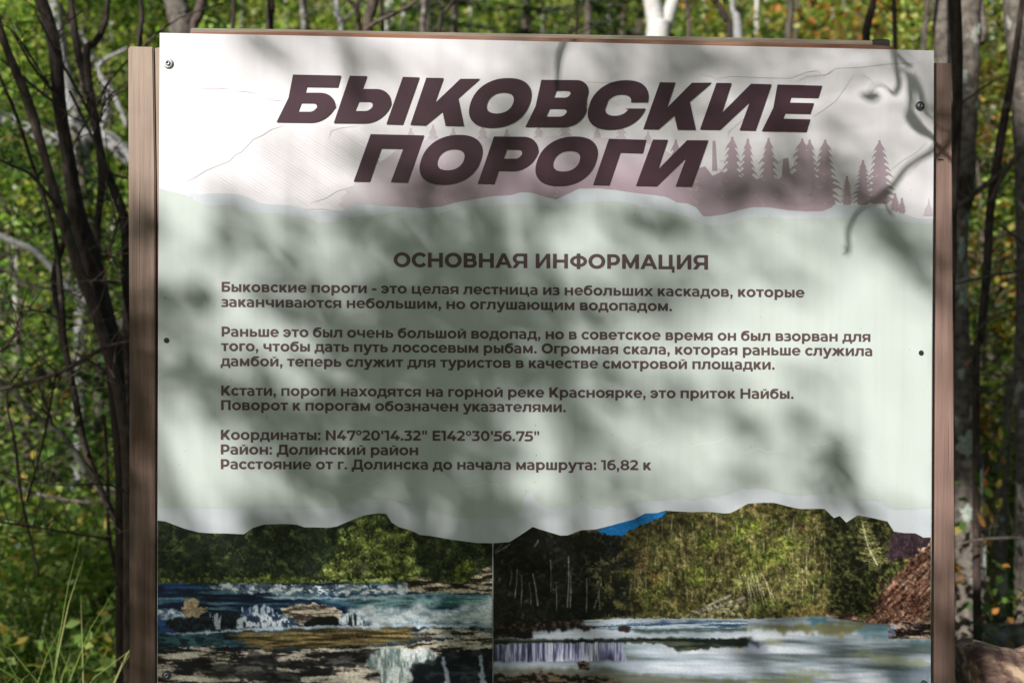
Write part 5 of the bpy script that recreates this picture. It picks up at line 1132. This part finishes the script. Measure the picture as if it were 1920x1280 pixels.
stem('limb', [(282, 76, 4), (300, 58, 4), (330, 38, 4), (345, 30, 3), (420, 5, 3)], 1.6, M_BARK_BR, bl); stem('limb', [(282, 76, 4), (270, 110, 5), (262, 400, 6), (258, low(1.6), 8)], 1.6, M_BARK_BR, bl)

# right side
gr = base_thing('lichened_tree', 1812, 2.3, 'grey mottled trunk with pale lichen patches just right of the right post', 'tree')
GT = [(1815, -50, 44), (1814, 60, 46), (1812, 160, 46), (1808, 260, 44), (1806, 340, 44), (1800, 400, 34), (1797, 480, 34), (1798, 600, 36), (1803, 700, 40), (1808, 790, 46), (1814, 860, 54), (1817, 960, 58), (1818, 1080, 60), (1818, low(2.3), 78)]
stem('trunk', GT, 2.3, M_BARK_GREY, gr, 6, 18, .10)
stem('broken_knot', [(1806, 330, 30), (1812, 372, 26), (1816, 392, 8)], 2.2, M_BARK_DK, gr, jag=.3)
stem('limb', [(1835, 80, 22), (1842, 60, 20), (1838, 20, 18), (1830, -30, 16)], 2.3, M_BARK_GREY, gr)
rr2 = random.Random(12)
M_LICH, nt, bs = new_mat('pale_lichen'); r_ = ramp(nt, tnoise(nt, mapped(nt, (1, 1, 1)), 90, 5, .7), [(.35, (.20, .23, .19, 1)), (.65, (.42, .47, .41, 1))]); nt.links.new(r_.outputs[0], bs.inputs['Base Color']); bs.inputs['Roughness'].default_value = .95
def lichen(cx, cy, rx, ry, Y, rad_px, tx, parent, seed):
    """crust on the bark: a thin patch wrapped round the trunk's front"""
    rd = random.Random(seed); n = 22; k = (Y-CAM.y)/FPX; R = rad_px/2*k*1.02; ax = at(tx, cy, Y)
    ring_ = [1+rd.uniform(-.32, .32) for _ in range(n)]; V, F = [], []
    for s in (0.0, .35, .7, 1.0):
        for i in range(n):
            q = 2*math.pi*i/n; px = cx+rx*math.cos(q)*s*ring_[i]; py = cy+ry*math.sin(q)*s*ring_[i]; p = at(px, py, Y)
            u = max(-.97, min(.97, (p.x-ax.x)/R)); lift = .0025 if s < .9 else -.001
            V.append(Vector((p.x, Y-math.sqrt(1-u*u)*R-lift+rd.uniform(-.0008, .0008), p.z)))
    for a in range(3):
        for i in range(n): F.append((a*n+i, a*n+(i+1) % n, (a+1)*n+(i+1) % n, (a+1)*n+i))
    return mesh('lichen_patch', V, F, M_LICH, parent, True)
for i, (cx, cy, rx, ry, w, tx) in enumerate([(1806, 832, 17, 22, 50, 1811), (1832, 900, 9, 26, 56, 1815), (1826, 200, 8, 10, 44, 1811), (1800, 150, 6, 14, 46, 1812), (1797, 470, 8, 20, 34, 1797), (1800, 560, 10, 16, 35, 1798), (1830, 60, 7, 12, 46, 1814), (1802, 960, 10, 16, 58, 1817), (1838, 1040, 6, 30, 60, 1818), (1795, 700, 6, 12, 40, 1803)]):
    lichen(cx, cy, rx, ry, 2.3, w, tx, gr, i)
t1 = base_thing('mottled_tree', 1772, 2.6, 'brown-grey trunk rising behind the right post top', 'tree')
stem('trunk', [(1766, -50, 40), (1770, 60, 40), (1773, 150, 42), (1772, 260, 42), (1770, 500, 44), (1768, low(2.6), 50)], 2.6, M_BARK_GREY, t1)
t2 = base_thing('black_stem', 1795, 1.05, 'near black shaded stem hugging the right post edge', 'tree')
stem('trunk', [(1788, -50, 22), (1793, 60, 22), (1795, 140, 20), (1794, 260, 16), (1788, 380, 14), (1786, 480, 14), (1784, 700, 12), (1782, low(1.05), 16)], 1.05, M_BARK_DK, t2)
t3 = base_thing('corner_tree', 1918, 2.2, 'thick grey-brown trunk cut by the right edge of the view', 'tree')
stem('trunk', [(1903, -60, 52), (1908, 40, 50), (1916, 130, 46), (1924, 300, 44), (1928, 500, 44), (1924, 700, 44), (1926, 900, 44), (1930, low(2.2), 60)], 2.2, M_BARK_GREY, t3)
t4 = base_thing('dark_sapling', 1850, 1.9, 'dark slim sapling curving between the two grey trunks', 'sapling')
stem('stem', [(1924, -60, 10), (1912, 40, 11), (1904, 100, 12), (1895, 160, 14), (1880, 240, 16), (1866, 330, 17), (1856, 400, 16), (1852, 480, 16), (1846, 560, 16), (1838, 640, 15), (1830, 720, 14), (1834, low(1.9), 18)], 1.9, M_BARK_DK, t4)
stem('side_branch', [(1856, 380, 8), (1880, 330, 10), (1905, 295, 11), (1935, 265, 11)], 1.85, M_BARK_BR, t4); stem('side_branch', [(1784, 398, 8), (1812, 375, 10), (1850, 345, 10), (1880, 320, 9)], 1.86, M_BARK_BR, t4)
for r_ in ([(1780, 535, 5), (1820, 525, 5), (1870, 515, 5), (1930, 506, 5)], [(1784, 205, 4), (1815, 185, 4), (1850, 160, 4), (1890, 140, 3)], [(1790, 1022, 5), (1830, 1012, 5), (1880, 1008, 5), (1930, 1008, 4)], [(1790, 1178, 6), (1812, 1166, 6), (1840, 1172, 6), (1852, 1190, 5)], [(1830, 620, 4), (1870, 590, 5), (1930, 570, 4)], [(1810, 720, 5), (1860, 735, 6), (1900, 700, 5), (1930, 695, 5)], [(1785, 325, 4), (1800, 305, 4), (1825, 280, 3)], [(1870, 420, 4), (1900, 440, 5), (1930, 470, 5)]):
    stem('side_branch', r_, 1.8, M_BARK_MID, t4, 4, 6)
twigs(t4, 'twigs', [[(1850, 480, 10), (1838, 640, 10)], [(1880, 240, 10), (1856, 400, 10)], [(1795, 520, 4), (1930, 506, 4)], [(1830, 1012, 4), (1930, 1008, 4)], [(1810, 720, 4), (1930, 695, 4)], [(1812, 375, 5), (1880, 320, 5)]], 1.85, M_BARK_MID, 60, 9, (20, 80), (1.2, 2.8), 1.3)
lone_leaves(t4, [(1838, 800, 1880, 930), (1836, 900, 1880, 1000), (1850, 820, 1885, 870), (1845, 930, 1875, 1000)], 34, 2.0, 31, (.03, .055))
lone_leaves(t4, [(1840, 20, 1920, 400), (1785, 640, 1920, 760), (1850, 400, 1920, 640)], 30, 2.1, 32, (.022, .040))
t5 = base_thing('pale_sapling', 1880, 2.6, 'pale slim trunk low between the grey trunks', 'tree')
stem('trunk', [(1893, 700, 16), (1888, 800, 18), (1880, 900, 24), (1876, 1000, 26), (1876, 1100, 28), (1876, low(2.6), 34)], 2.6, M_BARK_GREY, t5)

# split log, peeled, at the lower right
M_LOG, nt, bs = new_mat('peeled_log_wood'); v = mapped(nt, (5, 16, 20)); a = tnoise(nt, v, 1.5, 6, .6); w_ = nd(nt, 'ShaderNodeTexWave'); w_.inputs['Scale'].default_value = 1.4; w_.inputs['Distortion'].default_value = 9; w_.inputs['Detail'].default_value = 4
nt.links.new(v, w_.inputs['Vector']); r1 = ramp(nt, a, [(.36, (.09, .05, .04, 1)), (.47, (.24, .15, .11, 1)), (.56, (.48, .33, .22, 1)), (.7, (.55, .40, .28, 1))]); r2 = ramp(nt, w_.outputs['Fac'], [(.15, (.38, .34, .36, 1)), (.45, (1, 1, 1, 1))])
nt.links.new(mix(nt, .75, r1.outputs[0], r2.outputs[0], 'MULTIPLY'), bs.inputs['Base Color']); bs.inputs['Roughness'].default_value = .8; bump(nt, bs, a, .8, .01)
lg = base_thing('fallen_log', 1900, .1, 'peeled tan log with dark swirls lying at the lower right', 'log')
e0 = at(1808, 1296, .10); e1 = at(2500, 1345, .16); rl = .080; P_, R_ = [], []
for i in range(44):
    t = i/43; P_.append(e0.lerp(e1, t)+Vector((0, 0, .004*math.sin(i*.9)))); R_.append(rl*(1+.035*math.sin(i*1.7)+.03*math.cos(i*.6))*(.95 if i == 0 else 1))
V, F = tube_geo(P_, R_, 48, .035, random.Random(2)); mesh('log_body', V, F, M_LOG, lg, True)
for px in (1880, 2380):
    c = at(px, 1300, .13); V, F = tube_geo([(c.x, c.y, float(gz(c.x, c.y))-.05), (c.x, c.y, c.z-.07)], [.075, .065], 12, .08); mesh('stump_support', V, F, M_BARK_DK, lg, True)
# grey stones behind the log
M_STONE, nt, bs = new_mat('mottled_stone'); a = tnoise(nt, mapped(nt, (1, 1, 1)), 26, 7, .65); r_ = ramp(nt, a, [(.32, (.035, .035, .03, 1)), (.5, (.13, .125, .11, 1)), (.7, (.30, .29, .26, 1))]); nt.links.new(r_.outputs[0], bs.inputs['Base Color']); bs.inputs['Roughness'].default_value = .9; bump(nt, bs, a, .8, .01)
def stone(px, py, wpx, hpx, Y, seed, label):
    import bmesh
    c = at(px, py, Y); k = (Y-CAM.y)/FPX; bm = bmesh.new(); bmesh.ops.create_icosphere(bm, subdivisions=3, radius=1)
    rd = random.Random(seed); ph = [rd.uniform(0, 6) for _ in range(6)]
    for v_ in bm.verts:
        d = 1+.13*math.sin(v_.co.x*3.1+ph[0])*math.cos(v_.co.z*2.7+ph[1])+.08*math.sin(v_.co.y*5+ph[2]+v_.co.x*4)
        v_.co = Vector((v_.co.x*wpx/2*k*d, v_.co.y*wpx/2*k*d*.8, v_.co.z*hpx/2*k*d))
    me = bpy.data.meshes.new('stone'); bm.to_mesh(me); bm.free(); me.materials.append(M_STONE); me.polygons.foreach_set('use_smooth', [True]*len(me.polygons))
    o = bpy.data.objects.new('stone', me); COL.objects.link(o); o.location = c; tag(o, label, 'stone')
for i, (a_, b_, c_, d_, Y, l) in enumerate([(1895, 1196, 120, 60, 2.1, 'low mottled grey stone half hidden behind the log')]):
    stone(a_, b_, c_, d_, Y, i, l)

# ---------------------------------------------------------------- grass
def blade(base, tip_dir, L, w, droop, rng_):
    """arching strip of grass: vertices and faces"""
    n = 8; P = []; d = np.array([tip_dir[0]*.25, tip_dir[1]*.25, 1.0]); p = np.array(base, float); side = np.array([-tip_dir[1], tip_dir[0], 0.])
    side = side/np.linalg.norm(side); V = []
    for i in range(n+1):
        ww = w*(1-(i/n)**1.8)*.5+.0002; V += [p-side*ww, p+side*ww]
        d = d/np.linalg.norm(d); p = p+d*L/n; g = (i/n)**1.5*2.6; d = d+np.array([tip_dir[0]*droop*g, tip_dir[1]*droop*g, -droop*.5*g*(1+i/n)])
    return V, [(2*i, 2*i+1, 2*i+3, 2*i+2) for i in range(n)]
rng = np.random.default_rng(33); V, F, cc = [], [], []
for k in range(9000):
    zone = rng.random()
    Yd = .35+rng.random()**1.1*3.6; px = rng.uniform(-160, 275) if zone < .7 else rng.uniform(1760, 2050)
    x = at(px, 640, Yd).x; q = rng.random()*6.28; L = rng.uniform(.28, .62)*(1.0 if zone < .7 else .45)
    v, f = blade((x, Yd, float(gz(x, Yd))-.01), (math.cos(q), math.sin(q)), L, rng.uniform(.004, .008), rng.uniform(.10, .34), rng)
    o = len(V); V += v; F += [tuple(i+o for i in t) for t in f]
    p = np.array([(.07, .13, .025), (.12, .19, .04), (.20, .24, .07), (.045, .09, .018), (.30, .27, .12)][rng.choice(5, p=[.3, .28, .16, .2, .06])])*rng.uniform(.8, 1.2); cc += [(*p, 1)]*len(v)
tag(mesh('long_grass', np.array(V), np.array(F), M_GRASS, cols=cc), kind='stuff')
rw = np.random.default_rng(91); n = 9000; yw = rw.uniform(1.2, 3.6, n); xw = -yw*.30-rw.uniform(.25, 1.5, n); kk = noise2(80, 80, 10, seed=3, octs=3)[np.clip((yw*20).astype(int), 0, 79), np.clip((-xw*25).astype(int), 0, 79)]
zw = gz(xw, yw)+rw.random(n)*(.35+.9*np.clip(kk-.4, 0, 1)*2); V2, F2, c2 = leaf_cloud(np.stack([xw, yw, zw], -1), .045, PAL['green']+PAL['lime'][:2]+PAL['autumn'][:1], rw)
tag(mesh('weeds', V2, F2, M_LEAF, cols=c2), kind='stuff')
n = 5200; yw = rw.uniform(1.6, 4.0, n); xw = yw*.40+rw.uniform(.45, 1.9, n); zw = gz(xw, yw)+rw.random(n)**1.4*(.50+.22*np.sin(xw*9)+.15*np.sin(yw*7)); V2, F2, c2 = leaf_cloud(np.stack([xw, yw, zw], -1), .042, PAL['green'][:2]+PAL['dark']+PAL['autumn'][:2]+[(.16, .12, .08), (.11, .085, .06)], rw)
tag(mesh('weeds', V2, F2, M_LEAF, cols=c2), kind='stuff')
for ti_, (px, Y, n_, lab) in enumerate([(80, .40, 90, 'tall sunlit grass tuft in the lower left corner'), (190, .34, 90, 'tall sunlit grass tuft leaning against the left post')]):
    x = at(px, 640, Y).x; g = thing('grass_tuft', (x, Y, float(gz(x, Y))), lab, 'grass')
    for k in range(n_):
        q = rng.random()*6.28; L = rng.uniform(1.02, 1.30); bx, by = rng.normal()*.10, rng.normal()*.05
        v, f = blade((x+bx, Y+by, float(gz(x, Y))-.02), (math.cos(q), math.sin(q)), L, rng.uniform(.005, .009), rng.uniform(.12, .42), rng)
        p = np.array([(.16, .24, .05), (.24, .30, .09), (.34, .34, .13)][rng.integers(0, 3)])
        mesh('blade', np.array(v), np.array(f), M_GRASS, g, cols=[(*p, 1)]*len(v))

# ================================================================ THE TREE THAT SHADES THE BOARD (stands left of and behind the viewer)
LM = """999966578876665445555555 543
999865743677656433454566 532
999999887766665555555567 742 8
999999877665444555555557 763
899987764555554555555434 677 5
698777675234 54566532333 357 86
387355453132 45774345556 436 6
576233554102 35665555677 753 4
335632342111 24555567778 876 4
224853421100 12344578888 888 5
243545322210 02346889988 888 4
143233231101 23445567777 878 6
145323222101 45545665767 898 8
268732211003 56546777653 789 8
148663211002 67535576542 689 7
246622322010 13444556654 268 86
223533443211245556666656765
222334543322234555666655654
122344455432234555666655543
223334455532234566666655442
222333444433334566666554432"""
GRID = [[int(c) for c in ln.replace(' ', '')] for ln in LM.split('\n')]
GRID = [(g+[g[-1]]*27)[:27] for g in GRID]
def in_view(p, m=.12):
    d = Vector(p)-CAM; z = d.dot(FW)
    return z > 0 and abs(d.dot(RT)/z) < .45+m and abs(d.dot(UP)/z) < .30+m
st = thing('shade_tree', (-6.1, -5.2, 0), 'leafy tree standing behind the viewer and shading the board', 'tree')
root = Vector((-6.1, -5.2, 0)); fork = Vector((-5.8, -5.0, 3.2)); top = Vector((-6.4, -5.4, 7.8))
V, F = tube_geo([root-Vector((0, 0, .2)), root+Vector((.1, .1, 1.5)), fork, Vector((-6.1, -5.2, 5.2)), top], [.17, .14, .12, .09, .03], 14, .06); mesh('trunk', V, F, M_BARK_GREY, st, True)
hubs = []; skel = []
for h, mid in ((Vector((-3.2, -3.9, 4.6)), Vector((-3.8, -4.8, 4.0))), (Vector((-2.4, -3.0, 4.0)), Vector((-3.2, -4.2, 3.8))), (Vector((-2.0, -3.6, 3.6)), Vector((-3.2, -4.6, 3.5))), (Vector((-3.0, -3.0, 3.6)), Vector((-3.7, -4.2, 3.6)))):
    L_ = [fork-Vector((0, 0, .3)), mid, mid.lerp(h, .5)+Vector((0, 0, .12)), h]; RR_ = [.035, .024, .015, .006]; skel += [(L_[i].lerp(L_[i+1], (j+.5)/14), (RR_[i]+RR_[i+1])*(L_[i+1]-L_[i]).length/14) for i in range(3) for j in range(14)]
    V, F = tube_geo(L_, RR_, 8); mesh('limb', V, F, M_BARK_GREY, st, True); hubs += [mid, mid.lerp(h, .5)+Vector((0, 0, .12)), h]
rng = np.random.default_rng(77); cen = []
# leaves are hung one by one where the board is still brighter than it should be
st_ = 12; gw, gh = 1620//st_+1, 1320//st_+1
TR = np.array([.015, .06, .14, .24, .36, .50, .64, .78, .91, 1.0]); G = TR[np.array(GRID)]
cx = np.clip((np.arange(gw)*st_-30)/60, 0, 25.999); cy = np.clip((np.arange(gh)*st_-30)/60, 0, 19.999)
i0, j0 = cx.astype(int), cy.astype(int); fx, fy = (cx-i0)[None], (cy-j0)[:, None]
fx = fx*fx*(3-2*fx); fy = fy*fy*(3-2*fy)
TG = (G[j0][:, i0]*(1-fx)+G[j0][:, i0+1]*fx)*(1-fy)+(G[j0+1][:, i0]*(1-fx)+G[j0+1][:, i0+1]*fx)*fy
gx, gy_ = np.meshgrid(210+np.arange(gw)*st_, 30+np.arange(gh)*st_)
for ex, ey, rx, ry, v in ((425, 385, 20, 32, .15), (268, 408, 26, 36, .1), (575, 432, 24, 22, .2), (1585, 880, 20, 90, .16), (655, 130, 42, 34, .35), (480, 88, 34, 22, .45), (1690, 460, 44, 60, .28), (1730, 520, 36, 50, .34), (350, 560, 60, 20, .06), (905, 420, 16, 60, .12), (1262, 575, 34, 60, .4), (330, 850, 60, 60, .93), (455, 520, 40, 50, .6), (600, 455, 26, 40, .62), (1690, 850, 60, 130, 1.0)):
    w_ = np.clip(1.4-np.hypot((gx-ex)/rx, (gy_-ey)/ry), 0, 1); TG = TG*(1-w_)+v*w_
goal = -np.log(np.clip(TG, .012, 1)); tau = np.zeros_like(goal)
def cast(p, area, half):
    """optical depth a small piece at p adds on the board, spread by the sun's penumbra"""
    t = -p.y/SUN_D.y*1.0; f = p+SUN_D*(-p.y/SUN_D.y); d = f-CAM; z = d.dot(FW)
    x, y = 960+FPX*d.dot(RT)/z, 640-FPX*d.dot(UP)/z
    sg = math.hypot(half/.00083, t*.0093*.26/.00083); dx, dy = gx-x, gy_-y
    tau[...] = tau+area/.00083**2/(2*math.pi*sg*sg)*np.exp(-(dx*dx+dy*dy)/(2*sg*sg))
for q_, a_ in skel: cast(q_, a_, .03)
for k in range(12000):
    gap = (goal-tau)*np.clip(np.exp(-tau)+.15, 0, 1); gap[goal < .03] = -1
    pr = rng.integers(0, gap.size, 26); q = pr[int(np.argmax(gap.ravel()[pr]))]; g_ = gap.ravel()[q]
    if g_ < .10:
        if gap.max() < .22: break
        q = int(np.argmax(gap))
    x, y = gx.ravel()[q]+rng.uniform(-7, 7), gy_.ravel()[q]+rng.uniform(-7, 7); tg = TG.ravel()[q]; t = rng.uniform(5.0, 9.5) if tg > .22 and abs(g_) < .9 else rng.uniform(3.2, 6.5); s_ = rng.uniform(.036, .062)
    p = at(x, y, 0)-SUN_D*t
    if in_view(p): t = 6.0; p = at(x, y, 0)-SUN_D*t
    sg = math.hypot(s_*.24/.00083, t*.0093*.26/.00083)    # leaf half width and the sun's penumbra, in photograph pixels
    area = s_*s_*.70*.5*.80/.00083**2
    dx, dy = (gx-x), (gy_-y); tau += area/(2*math.pi*sg*sg)*np.exp(-(dx*dx+dy*dy)/(2*sg*sg))
    cen.append((p, s_))
print('leaves hung', len(cen), 'mean gap', float(np.abs(np.exp(-tau)-TG).mean()))
siz = np.array([c[1] for c in cen]); cen = [c[0] for c in cen]
# crown parts that dapple the ground, the stems and the wood beside the board
ext = []
for k in range(9000):
    if k % 7 == 6: continue
    if k % 7 < 5:                                       # the stems, trunks and low growth close behind the board
        side = rng.random() < .5
        x, y, z = (rng.uniform(-2.3, -.75), rng.uniform(.75, 3.2), rng.uniform(.3, 2.5)) if side else (rng.uniform(.95, 2.3), rng.uniform(.9, 3.0), rng.uniform(1.45, 2.5))
        if math.sin(x*4.1+1.0)+math.sin(y*3.3+x)+math.sin(z*3.7+2) < (-.9 if z > 1.3 or not side else .5): continue
    else:
        x, y, z = rng.uniform(-5.5, 6.5), rng.uniform(3.2, 8), rng.uniform(.3, 3)
        if math.sin(x*2.3+1.0)+math.sin(y*1.9+x)+math.sin(z*2.1+2) < 1.9: continue
    q = Vector((x, y, z))-SUN_D*rng.uniform(7.5, 11.5)
    s = q+SUN_D*((0-q.y)/SUN_D.y)                        # leave the beam to the board open
    if -.86 < s.x < .92 and .55 < s.z < 2.12: continue
    g_ = q+SUN_D*((.1-q.y)/SUN_D.y)                      # and the beam to the log
    if .8 < g_.x < 1.6 and .6 < g_.z < 1.15: continue
    if in_view(q): continue
    ext.append(q)
print('extra', len(ext), 'seen', sum(in_view(c, 0) for c in cen))
geos = []
allc = cen
for k in range(0, len(allc), 24):                       # twigs carrying the leaves
    c = allc[k]; h = min(hubs, key=lambda q: (q-c).length)
    if (h-c).length > .25: geos.append(tube_geo([h, h.lerp(c, .5)+Vector((0, 0, .05)), c], [.0022, .0015, .0008], 4))
for k in range(0, len(ext), 60):
    c = ext[k]; h = top if c.z > 5 else fork; geos.append(tube_geo([h.lerp(c, .3), h.lerp(c, .7)+Vector((0, 0, .2)), c], [.005, .003, .001], 4))
V, F = join(geos); tag(mesh('twigs', V, F, M_BARK_DK, st), kind='stuff')
V, F, c = leaf_cloud(np.array([list(p) for p in cen]), siz, PAL['dark'], rng, up=.2, aspect=.80, spread=.0); tag(mesh('crown', V, F, M_OLDLEAF, st, cols=c), kind='stuff')
V, F, c = leaf_cloud(np.array([list(p) for p in ext]), .13, PAL['green'], rng, up=.2, aspect=.75); tag(mesh('crown', V, F, M_OLDLEAF, st, cols=c), kind='stuff')
# low hanging twigs whose crisp shadows cross the sheet
def hang(rows, t, name='hanging_twig'):
    Q = spline(rows, 4); P, R = [], []
    for x, y, w in Q: P.append(at(x, y, 0)-SUN_D*t); R.append(max(w, 2.2)/2*.00083*.95)
    if any(in_view(p, .03) for p in P): print('hang in view', rows[0])
    V, F = tube_geo(P, R, 7, .12); mesh(name, V, F, M_BARK_DK, st)
    return P[0]
H = []
H.append(hang([(1068, 58, 8), (1060, 80, 9), (1051, 105, 11), (1046, 140, 9), (1044, 172, 4)], .8))
H.append(hang([(1674, 60, 11), (1677, 95, 12), (1681, 130, 11), (1685, 158, 10), (1676, 176, 8), (1667, 168, 4)], .8))
H.append(hang([(1684, 104, 7), (1702, 122, 9), (1712, 124, 4)], .85))
H.append(hang([(1684, 132, 4), (1698, 134, 8), (1706, 150, 14), (1708, 185, 13), (1705, 205, 10), (1710, 225, 24), (1728, 244, 18), (1752, 262, 10), (1790, 300, 8)], 1.0))
H.append(hang([(1712, 136, 5), (1719, 158, 13), (1728, 190, 13), (1735, 215, 7), (1755, 228, 5), (1780, 232, 4)], 1.1))
H.append(hang([(1800, 205, 14), (1778, 250, 13), (1750, 282, 11), (1720, 300, 9), (1698, 318, 9), (1676, 346, 9), (1657, 364, 14), (1634, 382, 11), (1612, 394, 8), (1598, 414, 7), (1590, 440, 8), (1592, 470, 7), (1584, 482, 3)], .9))
H.append(hang([(1655, 366, 6), (1664, 386, 6), (1674, 402, 8)], .9)); H.append(hang([(1590, 474, 4), (1583, 464, 3)], .9))
H.append(hang([(1612, 178, 3), (1622, 181, 12), (1633, 182, 18), (1646, 178, 10), (1650, 176, 3)], 1.1)); H.append(hang([(1630, 172, 3), (1642, 160, 3), (1655, 160, 3), (1668, 170, 4)], .95))
H.append(hang([(1600, 350, 14), (1655, 420, 30), (1700, 480, 36), (1745, 545, 30)], 4.2, 'limb'))
H.append(hang([(1578, 770, 10), (1582, 830, 24), (1588, 900, 26), (1582, 980, 20)], 2.9, 'limb')) if False else None
H.append(hang([(636, 60, 20), (655, 110, 24), (668, 190, 16)], 3.3, 'limb')); H.append(hang([(470, 60, 18), (505, 95, 20), (535, 120, 12)], 3.3, 'limb'))
for tgt, t0 in ((H[1], None), (H[3], None), (H[5], None), (H[0], None)):
    a_ = tgt; b_ = a_-SUN_D*2.2; V, F = tube_geo([a_, b_, b_.lerp(hubs[2], .5)-SUN_D*.3, hubs[2]], [.004, .004, .003, .003], 6); mesh('limb', V, F, M_BARK_DK, st)
